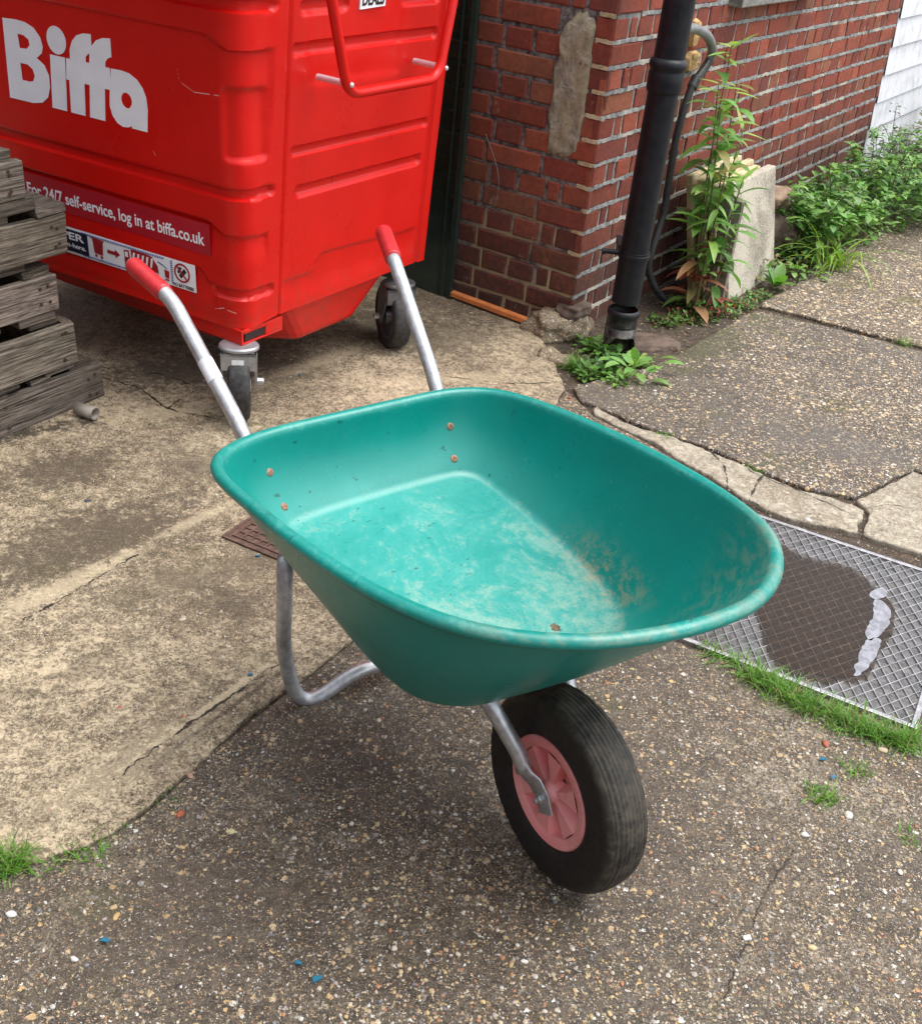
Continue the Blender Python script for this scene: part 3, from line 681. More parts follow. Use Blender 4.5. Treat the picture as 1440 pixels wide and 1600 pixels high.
# dense section, many segments, small shoulder notches
m = MB(); NS = 180; vs = []; fs = []; np_ = len(P2)
for k in range(NS):
    a = 2 * math.pi * k / NS
    for (r_, h_) in P2:
        if r_ > .140 and .031 < abs(h_) < .0412 and (k % 5 == 0): r_ = r_ - .0022
        r_ += .0006 * noise.noise(Vector((math.cos(a) * 6, math.sin(a) * 6, h_ * 60)))
        vs.append((r_ * math.cos(a), h_, r_ * math.sin(a)))
for k in range(NS):
    for j in range(np_):
        a_, b_ = k * np_, ((k + 1) % NS) * np_; j2 = (j + 1) % np_; fs.append((a_ + j, a_ + j2, b_ + j2, b_ + j))
m.add(vs, fs); m.build('tyre', m_tyre, whl, smooth=True)
m_pink = plain('pink_hub_plastic', (.56, .125, .125), .5, 0, .14, 40, .1)
t = NT('pink_hub'); f, _ = t.noise(45, 6, .7); f2, _ = t.noise(8, 4, .6)
c = t.mix(t.mapr(f2, .3, .7), (.84, .27, .27), (.86, .38, .38)); c = t.mix(t.mapr(f, .5, .75, 0, .4), c, (.38, .20, .15)); m_pink = t.out(c, .5, t.bump(f, .1, .001))
m = MB()
for sg in (-1, 1):
    ax = Vector((0, sg, 0))
    m.lathe([(.0955, .020), (.0965, .034), (.094, .0365), (.080, .0350), (.0765, .0325), (.0755, .022)], (0, 0, 0), ax, 72)
    m.lathe([(.0755, .010), (.020, .006)], (0, 0, 0), ax, 72)       # pocket floor
    m.lathe([(.0755, .022), (.0755, .010)], (0, 0, 0), ax, 72)
    m.lathe([(0, .043), (.010, .043), (.0125, .0415), (.016, .036), (.020, .030), (.021, .010)], (0, 0, 0), ax, 36)
    for q in range(6):
        a1 = 2 * math.pi * q / 6 + .55; ring_ = []
        # spoke: raised fan with one sloping flank
        for rad in (.017, .035, .055, .0765):
            aw = .30 if rad > .02 else .5
            fan = .16 + .12 * (rad / .0765)
            for (da, hh) in ((-fan - .02, .008), (-fan, .0315), (fan * .75, .0315), (fan * .75 + .26, .009)):
                ring_.append(Vector((rad * math.cos(a1 + da), sg * (hh if hh < .02 else .0335 - .004 * (1 - rad / .0765)), rad * math.sin(a1 + da))))
        ff = []
        for k in range(3):
            for j in range(3): ff.append((k * 4 + j, k * 4 + j + 1, (k + 1) * 4 + j + 1, (k + 1) * 4 + j))
        m.add(ring_, ff)
m.build('hub', m_pink, whl, auto=35)
m = MB(); m.tube([(0, -.049, 0), (0, .049, 0)], .0065, 12); m.build('axle', m_zinc, whl)

# ------------------------------------------------------------------ red waste bin   (local x out of the short side, y along it to the back)
bx0, by0 = -.631, 2.773
bu = Vector((.5053747, .8629, 0)); bwv = Vector((-.8629, .5053747, 0))
BR = math.atan2(-bwv.y, -bwv.x)
bin_ = empty('waste_bin', (bx0, by0, 0), BR, 'large red steel wheeled waste bin with white lettering, parked in front of the brick wall', 'wheeled bin')
t = NT('red_paint'); f, _ = t.noise(3, 6, .7); f2, _ = t.noise(180, 3, .6); f3, _ = t.noise(26, 7, .8)
mp = t.n('ShaderNodeMapping'); mp.inputs['Scale'].default_value = (40, 40, 2.5); t.l(t.tc.outputs['Object'], mp.inputs['Vector']); st, _ = t.noise(2, 5, .7, vec=mp.outputs[0])
zz = t.sep(t.tc.outputs['Object'])[2]
c = t.mix(t.mapr(f, .3, .7), (.56, .006, .004), (.64, .009, .006))
c = t.mix(t.math('MULTIPLY', t.mapr(st, .5, .8), .10), c, (.70, .06, .04))
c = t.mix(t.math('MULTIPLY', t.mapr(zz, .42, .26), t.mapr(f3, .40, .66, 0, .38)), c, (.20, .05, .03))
c = t.mix(t.mapr(f3, .76, .80, 0, .7), c, (.62, .30, .26))
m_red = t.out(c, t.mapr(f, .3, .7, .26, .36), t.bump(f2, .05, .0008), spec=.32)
m_red.node_tree.nodes['Principled BSDF'].inputs['Coat Weight'].default_value = .0
m_red.node_tree.nodes['Principled BSDF'].inputs['Coat Roughness'].default_value = .15
KK = .08
def kz(z): return (z - .27) / .8
def bpos0(t_, z):           # point on the smooth skin
    k = kz(z); yf = -.045 * k
    def fr(a): return Vector((-a, yf - KK * a, z))
    def sd_(b): return Vector((.03 * k, b + yf * max(0, 1 - b / .14), z))
    rr = .055
    if t_ <= -rr: return fr(-t_)
    if t_ >= rr: return sd_(t_)
    q = (t_ + rr) / (2 * rr); c0_ = Vector((.03 * k, yf, z))
    return fr(rr) * (1 - q) ** 2 + c0_ * 2 * q * (1 - q) + sd_(rr) * q * q
def bnrm(t_, z):
    e = .004; a = bpos0(t_ + e, z) - bpos0(t_ - e, z); b = bpos0(t_, z + e) - bpos0(t_, z - e); return a.cross(b).normalized()
def groove(t_, z, t0, t1, z0, z1, dep, e=.0065):
    hx_, hz_ = (t1 - t0) / 2, (z1 - z0) / 2; r = min(hz_, .02)
    dx, dz = abs(t_ - (t0 + t1) / 2) - hx_ + r, abs(z - (z0 + z1) / 2) - hz_ + r
    d = math.hypot(max(dx, 0), max(dz, 0)) + min(max(dx, dz), 0) - r
    return -dep * ss(-d, 0, e)
def relief(t_, z):
    h = 0
    if t_ < .16:
        h += groove(t_, z, -1.6, .105, 1.062, 1.095, .012)
        h += groove(t_, z, -1.6, .110, .622, .655, .013)
        h += groove(t_, z, -.098, .118, .352, .385, .010)
        # stepped panels
        zl = 1.010 - .028 * ss(t_, -.078, -.018)
        if t_ < .10: h += -.009 * ss(zl - z, 0, .005) * ss(z, .69, .97) * ss(.10 - t_, 0, .012)
        zl = .556 - .026 * ss(t_, -.107, -.047)
        if t_ < .09: h += -.009 * ss(zl - z, 0, .005) * ss(z, .44, .54) * ss(.10 - t_, 0, .012)
        zl = .418 - .032 * ss(t_, -.140, -.100)
        if t_ < -.09: h += -.007 * ss(zl - z, 0, .005) * ss(z, .30, .40)
        h += groove(t_, z, -.045, .090, .715, .900, .010, .016)
    if t_ > .12:
        h += -.005 * (1 - ss(abs(t_ - .140), .0015, .005))
        h += -.006 * (1 - ss(abs(t_ - .785), .002, .006))
        if t_ > .79: h += .004
        if .14 < t_ < .785:
            h += groove(t_, z, .152, .772, .955, .990, .011)
            h += groove(t_, z, .160, .772, .708, .738, .010)
            h += groove(t_, z, .186, .757, .600, .634, .011)
            h += groove(t_, z, .172, .366, 1.050, 1.085, .010)
            h += groove(t_, z, .588, .770, 1.050, 1.085, .010)
            h += groove(t_, z, .200, .615, .868, 1.30, .004, .03)
            zl = .379 + .044 * ss(t_, .268, .312) - .02 * ss(t_, .32, .76)
            h += -.006 * ss(zl - z, 0, .006) * ss(z, .29, .36) * ss(t_, .152, .160) * ss(.770 - t_, 0, .01)
    # bottom hem
    h += .002 * (1 - ss(z, .272, .290))
    return h
def zb(t_): return .272 + .012 * ss(t_, .0, .14)
tv = [-1.25 + .0085 * k for k in range(int(1.08 / .0085))]; t0_ = tv[-1]
while t0_ < .825: t0_ += .0055; tv.append(t0_)
zv = [k / 175 for k in range(176)]
ZT = 1.20
m = MB(); vs = []
for q in zv:
    for t_ in tv:
        z = zb(t_) + (ZT - zb(t_)) * q
        vs.append(bpos0(t_, z) + bnrm(t_, z) * relief(t_, z) + bnrm(t_, z) * .0012 * noise.noise(Vector((t_ * 4, z * 4, 1))))
nT = len(tv); fs = [(r * nT + k, r * nT + k + 1, (r + 1) * nT + k + 1, (r + 1) * nT + k) for r in range(175) for k in range(nT - 1)]
m.add(vs, fs)
# back and far end, floor
def Pz(x, y, z): return Vector((x, y, z))
b0, b1 = bpos0(tv[-1], .284), bpos0(tv[-1], ZT); f0, f1 = bpos0(tv[0], .272), bpos0(tv[0], ZT)
bk0, bk1 = Pz(-1.25, .80, .272), Pz(-1.27, .86, ZT)
e0, e1 = Pz(-.01, .845, .284), Pz(.012, .880, ZT)
m.quad(b0, e0, e1, b1); m.quad(e0, bk0, bk1, e1); m.quad(bk0, f0, f1, bk1)
nb = len(vs); m.add([vs[k] for k in range(nT)] + [bk0, e0], [tuple(range(nT + 1, -1, -1))])
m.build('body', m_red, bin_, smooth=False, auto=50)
m = MB()   # belly under the body
lo = [Pz(-.05, .29, .145), Pz(-.05, .53, .145), Pz(-.14, .64, .145), Pz(-1.1, .64, .145), Pz(-1.1, .09, .145), Pz(-.24, .12, .145)]
hi_ = [Pz(-.02, .19, .278), Pz(-.02, .66, .284), Pz(-.08, .74, .284), Pz(-1.22, .74, .275), Pz(-1.22, .06, .275), Pz(-.19, .03, .278)]
m.add(lo + hi_, [(5, 4, 3, 2, 1, 0)] + [(i, (i + 1) % 6, (i + 1) % 6 + 6, i + 6) for i in range(6)])
m.build('belly', m_red, bin_, bevel=.022)
m = MB(); m.box((-1.29, -.20, ZT), (.05, .90, ZT + .05)); m.build('top_collar', m_red, bin_, bevel=.01)
m = MB(); m.box((-1.27, -.17, ZT + .05), (.03, .87, ZT + .12)); m.build('lid', m_red, bin_, bevel=.03)
# lifting frame on the short side
def sp(b, z, o): 
    q = bpos0(b, z); return Vector((q.x + o, q.y, z))
fr = fillet([sp(.150, 1.19, .085), sp(.172, 1.098, .095), sp(.238, .880, .110), sp(.636, .880, .110), sp(.691, 1.074, .095), sp(.72, 1.19, .085)], [.05, .05, .05, .05], 9)
m = MB(); m.tube(fr, .0135, 16); m.build('side_handle', m_red, bin_, smooth=True)
m_chrome = plain('bright_bolt', (.70, .68, .74), .30, .55, .1, 80)
for b, z in ((.273, .905), (.672, .907)):
    c = bpos0(b, z); b2 = b - .045 if b < .4 else b - .022; q = .2245 if b < .4 else .642
    m = MB(); m.lathe([(.0, .020), (.0085, .020), (.0085, .105), (.0, .105)], (c.x - .008, q + .012, z), (1, 0, 0), 20); m.build('spacer', m_chrome, bin_, auto=40)
    m = MB(); m.lathe([(.0065, 0), (.0060, .003), (.003, .0048), (0, .005)], (c.x + .1215, q + .012, z), (1, 0, 0), 16); m.build('screw', m_chrome, bin_, smooth=True)
# corner mount and castors
m_dark = plain('hollow_shade', (.02, .008, .008), .6)
m = MB()
m.box((-.235, -.004, .232), (-.002, .004, .274)); m.box((-.235, .004, .232), (-.002, .16, .238)); m.box((-.008, .09, .238), (-.002, .16, .274)); m.box((-.008, .004, .263), (-.002, .09, .274)); m.build('castor_mount', m_red, bin_, bevel=.002)
m = MB(); m.box((-.17, .012, .240), (-.0045, .090, .262)); m.build('slot_shade', m_dark, bin_)  # near-black block paints the shade inside the hollow mount
t = NT('castor_rubber'); f, _ = t.noise(60, 6, .7); m_crub = t.out(t.mix(t.mapr(f, .35, .7), (.012, .012, .013), (.05, .048, .046)), .6, t.bump(f, .2, .001))
m_galv = plain('galvanised', (.40, .41, .43), .36, .6, .12, 50, .05)
m_dkg = plain('dark_galvanised', (.14, .14, .15), .4, .6, .15, 50, .05)
def castor(x, y, heading, white=False):
    """heading: local direction the wheel rolls in"""
    c, s_ = math.cos(heading), math.sin(heading); SCL = 1.09; x += .030 * c; y += .030 * s_
    Mx = Matrix.Translation((x, y, 0)) @ Matrix.Rotation(heading, 4, 'Z') @ Matrix.Diagonal((SCL, SCL * 1.22, SCL, 1))
    tr_ = -.028
    r = .098
    root = MB()
    root.lathe([(0, .213), (.038, .213), (.041, .209), (.041, .203), (.034, .200), (0, .200)], (0, 0, 0), (0, 0, 1), 28)
    # fork: crown plus two cheeks
    for sg in (-1, 1):
        yy = sg * .034; pr = [(-.034, .200), (.034, .200), (.030, .175), (.016 + tr_, .085), (.010 + tr_, .078), (-.010 + tr_, .078), (-.020 + tr_, .088), (-.044, .165)]
        n_ = len(pr); a = [(px_, yy - .0025, pz_) for px_, pz_ in pr]; b = [(px_, yy + .0025, pz_) for px_, pz_ in pr]
        root.add(a + b, [tuple(range(n_)), tuple(range(2 * n_ - 1, n_ - 1, -1))] + [(i, i + n_, (i + 1) % n_ + n_, (i + 1) % n_) for i in range(n_)])
    root.box((-.036, -.036, .193), (.036, .036, .200)); root.box((.032, -.035, .155), (.036, .035, .200))
    root.v = [tuple(Mx @ Vector(v)) for v in root.v]
    mg_ = m_galv if white else m_dkg
    br = root.build('castor', mg_, bin_, auto=35)
    wv_ = MB(); o_ = Vector((tr_, 0, r))
    wv_.lathe([(.072, -.020), (.085, -.023), (.094, -.021), (.098, -.014), (.0985, 0), (.098, .014), (.094, .021), (.085, .023), (.072, .020)], o_, (0, 1, 0), 56, closed=True)
    wv_.v = [tuple(Mx @ Vector(v)) for v in wv_.v]; wv_.build('tyre', m_crub, br, smooth=True)
    h_ = MB()
    for sg in (-1, 1): h_.lathe([(.073, .019), (.068, .021), (.062, .012), (.030, .010), (.026, .024), (0, .026)], o_, (0, sg, 0), 40)
    h_.v = [tuple(Mx @ Vector(v)) for v in h_.v]; h_.build('wheel_disc', mg_, br, auto=40)
    for sg in (-1, 1):
        bt = MB(); bt.lathe([(0, .050), (.008, .050), (.010, .047), (.010, .0365), (0, .0365)], o_, (0, sg, 0), 6)
        bt.v = [tuple(Mx @ Vector(v)) for v in bt.v]; bt.build('axle_bolt', m_galv, br)
    if white:
        q = MB(); q.box((.0364, -.014, .162), (.0374, .010, .184)); q.v = [tuple(Mx @ Vector(v)) for v in q.v]; q.build('white_label', plain('label_white', (.75, .75, .75), .5), br)
# local direction of the view ray at the front castor (wheel seen edge on)
def wdir_to_local(v): return math.atan2(v.dot(bu), v.dot(-bwv))
Gc = Vector((-.652, 2.815, 0)); Gc2 = Vector((-.290, 3.43, 0))
def tl(p): q = Vector((p.x - bx0, p.y - by0, 0)); return q.dot(-bwv), q.dot(bu)
x1, y1 = tl(Gc); castor(x1, y1, wdir_to_local(Vector((.20, -.98, 0))), True)
x2, y2 = tl(Gc2); castor(x2, y2, wdir_to_local(Vector((.42, -.90, 0))))
castor(-1.13, y1 + .10, 2.1); castor(-1.13, y2 - .04, 1.4)

# writing
def surf(a, z, off):       # (a measured leftwards from the corner)
    q = bpos0(-a, z); n = bnrm(-a, z); return q + n * off
def decal(name, poly, mat, off=.0012, parent=None, thick=.0006, right=None):
    """polygon with holes given as lists of (a, z); laid on the bin's front"""
    me_c = bpy.data.curves.new(name, 'CURVE'); me_c.dimensions = '2D'; me_c.fill_mode = 'BOTH'; me_c.extrude = thick
    for pl in poly:
        s_ = me_c.splines.new('POLY'); s_.points.add(len(pl) - 1); s_.use_cyclic_u = True
        for p_, q in zip(s_.points, pl): p_.co = (-q[0], q[1], 0, 1)
    o = bpy.data.objects.new(name, me_c); C.objects.link(o); bpy.context.view_layer.update()
    me = bpy.data.meshes.new_from_object(o.evaluated_get(bpy.context.evaluated_depsgraph_get())); bpy.data.objects.remove(o)
    for v in me.vertices: v.co = surf(-v.co.x, v.co.y, off + v.co.z)
    me.name = name; me.materials.clear(); me.materials.append(mat)
    o = bpy.data.objects.new(name, me); C.objects.link(o); o.parent = parent or bin_; return o
def text(name, s, a0, a1, z0, size, mat, off=.0022, parent=None, bold=.012, place=None, thick=.0003):
    c = bpy.data.curves.new(name, 'FONT'); c.body = s; c.size = size; c.offset = bold * size; c.extrude = thick
    o = bpy.data.objects.new(name, c); C.objects.link(o); bpy.context.view_layer.update()
    me = bpy.data.meshes.new_from_object(o.evaluated_get(bpy.context.evaluated_depsgraph_get())); bpy.data.objects.remove(o)
    xs = [v.co.x for v in me.vertices]; x0, x1 = min(xs), max(xs)
    for v in me.vertices:
        q = (v.co.x - x0) / (x1 - x0); zz_ = z0 + v.co.y
        v.co = (place or surf)(a0 + (a1 - a0) * q, zz_, off + v.co.z)
    me.materials.clear(); me.materials.append(mat)
    o = bpy.data.objects.new(name, me); C.objects.link(o); o.parent = parent or bin_; return o
m_white = plain('white_vinyl', (.86, .87, .92), .35, 0, .05, 9)
sm_ = lambda pts, n=5: [(p.x, p.y) for p in spline([(a, b, 0) for a, b in pts], n, True)]
# letters: straight runs doubled so that corners stay sharp
B_ = [(.748, .943), (.700, .946), (.668, .944), (.640, .935), (.620, .915), (.614, .893), (.620, .876), (.640, .862), (.615, .848), (.602, .825), (.602, .795), (.613, .768), (.635, .751), (.668, .744), (.755, .743)]
bh1 = [(.700, .912), (.678, .911), (.662, .903), (.660, .890), (.672, .879), (.698, .877)]
bh2 = [(.702, .840), (.675, .840), (.658, .831), (.653, .815), (.660, .801), (.674, .797), (.701, .797)]
dot = [(.563 + .033 * math.cos(k / 24 * 6.2832), .917 + .034 * math.sin(k / 24 * 6.2832)) for k in range(24)]
i_ = [(.590, .879), (.539, .879), (.548, .745), (.600, .745)]
ffp = [(.534, .879), (.521, .879), (.519, .902), (.508, .924), (.491, .940), (.468, .948), (.442, .950), (.444, .905), (.457, .901), (.466, .893), (.468, .880), (.455, .880), (.452, .902), (.443, .922), (.426, .938), (.404, .947), (.378, .950), (.379, .906), (.391, .902), (.400, .893), (.403, .879), (.387, .879), (.389, .826), (.409, .826), (.416, .745), (.468, .745), (.460, .826), (.478, .826), (.484, .745), (.534, .745), (.530, .826), (.540, .826)]
a_ = [(.383, .879), (.352, .880), (.324, .877), (.300, .866), (.283, .849), (.273, .828), (.270, .800), (.275, .744), (.326, .744), (.325, .750), (.338, .744), (.356, .742), (.374, .748), (.389, .764), (.396, .786), (.394, .812)]
ah = [(.338 + .018 * math.cos(k / 18 * 6.2832), .810 + .019 * math.sin(k / 18 * 6.2832)) for k in range(18)]
logo = decal('logo_lettering', [B_, bh1, bh2, dot, i_, ffp, a_, ah], m_white, .0018)
for v in logo.data.vertices: v.co += Vector((0, -1, 0)) * relief(v.co.x, v.co.z)
m_stk = plain('crimson_sticker', (.40, .010, .022), .4, 0, .08, 8)
s1 = decal('self_service_sticker', [[(.94, .545), (.094, .545), (.094, .461), (.94, .461)]], m_stk, .0005)
text('sticker_text', 'For 24/7 self-service, log in at biffa.co.uk', .742, .112, .486, .046, m_white, .0020, s1, bold=.014)
s2 = decal('recycling_sticker', [[(.86, .420), (.152, .420), (.152, .343), (.86, .343)]], m_white, .0005)
m_navy = plain('navy_ink', (.010, .012, .035), .45); m_ink = plain('red_ink', (.33, .015, .02), .45); m_blk = plain('black_ink', (.015, .015, .02), .45); m_bl = plain('blue_ink', (.10, .12, .36), .45)
O2 = .0018
decal('navy_panel', [[(.86, .414), (.534, .414), (.534, .350), (.86, .350)]], m_navy, O2, s2)
text('panel_text', 'PAPER', .690, .548, .386, .030, m_white, O2 + .0008, s2, bold=.02)
text('panel_text', 'pop-in-here.', .665, .544, .363, .019, m_white, O2 + .0008, s2)
hat = [[(.555 - .006 * k, .4165), (.552 - .006 * k, .4165), (.554 - .006 * k, .411), (.557 - .006 * k, .411)] for k in range(50)] + \
      [[(.555 - .006 * k, .352), (.552 - .006 * k, .352), (.554 - .006 * k, .3465), (.557 - .006 * k, .3465)] for k in range(50)] + \
      [[(.236, .350 + .006 * k), (.229, .353 + .006 * k), (.229, .356 + .006 * k), (.236, .353 + .006 * k)] for k in range(11)]
decal('hatched_border', hat, m_bl, O2, s2)
sh_ = lambda L_, d_: [[(x_ - d_, y_) for x_, y_ in q_] for q_ in L_]
binp = [[(.540, .408), (.502, .404), (.506, .366), (.536, .368)], [(.545, .413), (.498, .409), (.499, .405), (.546, .409)], [(.535, .364), (.527, .364), (.527, .357), (.535, .357)], [(.515, .363), (.507, .363), (.507, .356), (.515, .356)]]
arrow = [[(.484, .389), (.455, .389), (.455, .396), (.438, .384), (.455, .372), (.455, .379), (.484, .379)]]
truck = [[(.418, .404), (.400, .406), (.398, .380), (.398, .362), (.418, .362)], [(.392, .411), (.350, .412), (.318, .408), (.300, .385), (.298, .366), (.392, .366)], [(.300, .362), (.418, .362), (.418, .356), (.300, .356)]] + [[(x + .009 * math.cos(k / 12 * 6.2832), .353 + .009 * math.sin(k / 12 * 6.2832)) for k in range(12)] for x in (.404, .335, .314)]
smallb = [[(.285, .383), (.268, .381), (.270, .360), (.283, .361)], [(.283, .357), (.270, .357), (.270, .353), (.283, .353)]]
decal('bin_pictogram', sh_(binp, .025), m_ink, O2, s2); decal('arrow', sh_(arrow, .022), m_ink, O2, s2); decal('lorry_pictogram', sh_(truck, .018), m_ink, O2, s2); decal('small_bin_pictogram', sh_(smallb, .026), m_ink, O2, s2)
decal('lorry_window', sh_([[(.414, .400), (.404, .401), (.404, .386), (.414, .386)]] + [[(.384 - .016 * k, .404), (.378 - .016 * k, .404), (.384 - .016 * k, .376), (.390 - .016 * k, .376)] for k in range(5)], .018), m_white, O2 + .0008, s2)
decal('hose_line', [[(.280, .398), (.262, .392), (.249, .386), (.249, .388), (.262, .395), (.280, .401)]], m_bl, O2, s2)
cc = (.197, .388)
decal('ban_ring', [[(cc[0] + .027 * math.cos(k / 32 * 6.2832), cc[1] + .027 * math.sin(k / 32 * 6.2832)) for k in range(32)], [(cc[0] + .022 * math.cos(k / 32 * 6.2832), cc[1] + .022 * math.sin(k / 32 * 6.2832)) for k in range(32)]], m_ink, O2, s2)
decal('battery_pictogram', [[(cc[0] - .016, cc[1] + .006), (cc[0] - .008, cc[1] + .014), (cc[0] + .011, cc[1] - .008), (cc[0] + .004, cc[1] - .016)], [(cc[0] + .0, cc[1] + .014), (cc[0] + .008, cc[1] + .016), (cc[0] + .016, cc[1] + .0), (cc[0] + .010, cc[1] - .004)]], m_blk, O2, s2)
decal('ban_stroke', [[(cc[0] + .018, cc[1] + .016), (cc[0] + .015, cc[1] + .019), (cc[0] - .018, cc[1] - .016), (cc[0] - .015, cc[1] - .019)]], m_ink, O2 + .0008, s2)
text('warning_text', 'NO BATTERIES', .232, .160, .3465, .0125, m_blk, O2, s2, bold=.02)
def sidep(b, z, off): q = bpos0(b, z); return q + bnrm(b, z) * off
ds = MB(); q = [sidep(b, z, o_) for o_ in (-.003, .0012) for b, z in ((.405, 1.052), (.512, 1.056), (.512, 1.15), (.405, 1.15))]
ds.add(q, [(4, 5, 6, 7), (0, 1, 5, 4), (1, 2, 6, 5), (2, 3, 7, 6), (3, 0, 4, 7)]); 
dso = ds.build('side_sticker', m_white, bin_)
text('sticker_text', 'DEALS', .413, .505, 1.062, .042, m_blk, .0020, dso, bold=.03, place=sidep)
# chips and scratches in the paint
m_scr = plain('bare_scratch', (.72, .42, .38), .4)
m = MB()
for a, z, a2, z2, wd in ((.176, .94, .163, .885, .0004), (.163, .885, .120, .868, .0006), (.120, .868, .047, .873, .0010), (.262, .700, .254, .688, .0008), (.06, .325, .09, .315, .0012), (.02, .318, .05, .322, .001)):
    for k in range(6):
        f0_, f1_ = k / 6, (k + 1) / 6
        if R() < .25: continue
        p_, q = (a + (a2 - a) * f0_, z + (z2 - z) * f0_), (a + (a2 - a) * f1_, z + (z2 - z) * f1_)
        o_ = .0004 + relief(-p_[0], p_[1]); ex = (wd if abs(a2 - a) < abs(z2 - z) else 0, 0 if abs(a2 - a) < abs(z2 - z) else wd)
        m.add([surf(p_[0] - ex[0], p_[1] - ex[1], o_), surf(q[0] - ex[0], q[1] - ex[1], o_), surf(q[0] + ex[0], q[1] + ex[1], o_), surf(p_[0] + ex[0], p_[1] + ex[1], o_)], [(0, 1, 2, 3)])
m.build('scratches', m_scr, bin_)

# ------------------------------------------------------------------ brick building
COR = Vector((.303, 3.712, 0)); DR = Vector((.51522, .85706, 0)); NR = Vector((.85706, -.51522, 0)); DL = -NR.copy(); NL = -DR.copy()
def rw(s, n, z): return COR + DR * s + NR * n + Vector((0, 0, z))
def lw(s, n, z): return COR + DL * s + NL * n + Vector((0, 0, z))
bld = empty('brick_house', COR, 0, 'old red brick building corner with raised grey pointing behind the bin and the downpipe', 'building')
def loc(v): return v - COR
t = NT('brick'); vc = t.vcol(); P = t.tc.outputs['Object']; f, _ = t.noise(55, 6, .7); f2, _ = t.noise(8, 4, .6); f3, _ = t.noise(260, 3, .6)
z_ = t.sep(P)[2]
c = t.mix(t.mapr(f, .3, .7, .0, .55), vc, t.mix(1.0, vc, (.5, .42, .42), 'MULTIPLY'))
c = t.mix(t.math('MULTIPLY', t.mapr(f2, .5, .66), .35), c, (.09, .045, .035))
c = t.mix(t.mapr(f3, .68, .74, 0, .65), c, (.50, .38, .30))
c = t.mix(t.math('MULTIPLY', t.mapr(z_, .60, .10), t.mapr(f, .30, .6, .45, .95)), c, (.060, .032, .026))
sf, _ = t.noise(2.6, 6, .7); c = t.mix(t.math('MULTIPLY', t.mapr(sf, .50, .66), .55), c, (.085, .045, .035))
ef, _ = t.noise(14, 6, .75); c = t.mix(t.math('MULTIPLY', t.mapr(ef, .60, .72), .45), c, (.42, .33, .25))
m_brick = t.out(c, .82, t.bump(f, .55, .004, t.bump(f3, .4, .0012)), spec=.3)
def mortar(name, ca, cb, cc_, lo=True):
    t = NT(name); f, _ = t.noise(45, 6, .75); f2, _ = t.noise(5, 5, .65); f3, _ = t.noise(300, 3, .6); z_ = t.sep(t.tc.outputs['Object'])[2]
    c = t.mix(t.mapr(f, .35, .65), ca, cb)
    c = t.mix(t.mapr(t.math('ADD', f2, t.math('MULTIPLY', t.math('SUBTRACT', .45, z_), .5 if lo else .0)), .50, .62), c, cc_)
    c = t.mix(t.mapr(f3, .6, .7, 0, .4), c, tuple(q * 1.6 for q in cb))
    return t.out(c, .92, t.bump(f, .8, .006, t.bump(f3, .5, .0015)), spec=.2)
m_mortL = mortar('left_mortar', (.05, .045, .045), (.26, .235, .22), (.36, .29, .18))
m_mortR = mortar('right_mortar', (.13, .135, .14), (.31, .31, .295), (.42, .395, .335), False)
def brick(mb, P, s0, s1, z0, z1, dn, col):
    j = lambda a: U(-a * 1.6, a * 1.6); n0 = dn + U(-.0018, .0028); tl_ = U(-.0015, .0015)
    e = .0045
    o = [(s0 + j(.0015), z0 + j(.0015)), (s1 + j(.0015), z0 + j(.0015)), (s1 + j(.0015), z1 + j(.0015)), (s0 + j(.0015), z1 + j(.0015))]
    i_ = [(s0 + e, z0 + e), (s1 - e, z0 + e), (s1 - e, z1 - e), (s0 + e, z1 - e)]
    vs = [P(a, -.022, b) for a, b in o] + [P(a, n0 - .0035, b) for a, b in o] + [P(a, n0 + (tl_ if k < 2 else -tl_), b) for k, (a, b) in enumerate(i_)]
    fs = [(r * 4 + k, r * 4 + (k + 1) % 4, (r + 1) * 4 + (k + 1) % 4, (r + 1) * 4 + k) for r in (0, 1) for k in range(4)] + [(8, 9, 10, 11)]
    mb.add([loc(v) for v in vs], fs, col)
def bcol():
    q = random.choice([(.25, .058, .034), (.28, .068, .038), (.22, .050, .033), (.30, .078, .044), (.18, .045, .032), (.26, .062, .036), (.25, .085, .045)])
    k = U(.82, 1.15); return tuple(v * k for v in q)
ZB = .130
def row_widths(kind, total):
    out = []; s = 0
    if kind == 'S':
        seq = None
        while s < total:
            wd = .215 if (len(out) % 3 != 2 or out == []) else .1025
            wd -= .002; out.append((s, s + wd)); s += wd + .0135
    elif kind == 'S2':
        while s < total:
            wd = .2125 if s else .186; out.append((s, s + wd)); s += wd + .0125
    else:
        first = True
        while s < total:
            wd = .1025 if len(out) != 1 else .048
            out.append((s, s + wd - .003)); s += wd + .0105
    return out
mL, mR = MB(), MB()
for k in range(-2, 28):
    z0 = ZB + .075 * k + .0055; z1 = z0 + .0625
    for a, b in row_widths('S2' if k % 2 else 'H', 1.75):
        if z1 > .575 and z0 < 1.03 and a < .185 and b > .062:          # cement patch
            if a >= .0 and b <= .24 and not (a < .03 and b < .12) : 
                if a < .06: b = min(b, .066)
                elif b > .185: a = max(a, .185)
                else: continue
                if b - a < .02: continue
        col = bcol(); 
        if a > .4 and R() < .5: col = tuple(v * .9 for v in col)
        brick(mL, lw, a + (.0 if a else -.001), min(b, 1.75), z0, z1, -.001, col)
    sill_lo, sill_hi = .90, 1.75
    for a, b in row_widths('H' if k % 2 else 'S', 3.32):
        b = min(b, 3.33)
        if b - a < .03: continue
        if z1 > 1.045 and z0 < 2.0 and b > sill_lo + .04 and a < sill_hi - .04: continue
        c = bcol(); c = tuple(v * 1.08 for v in c)
        brick(mR, rw, a, b, z0, z1, .0, c)
up_ = MB(); tone_ = (.25, .058, .034)
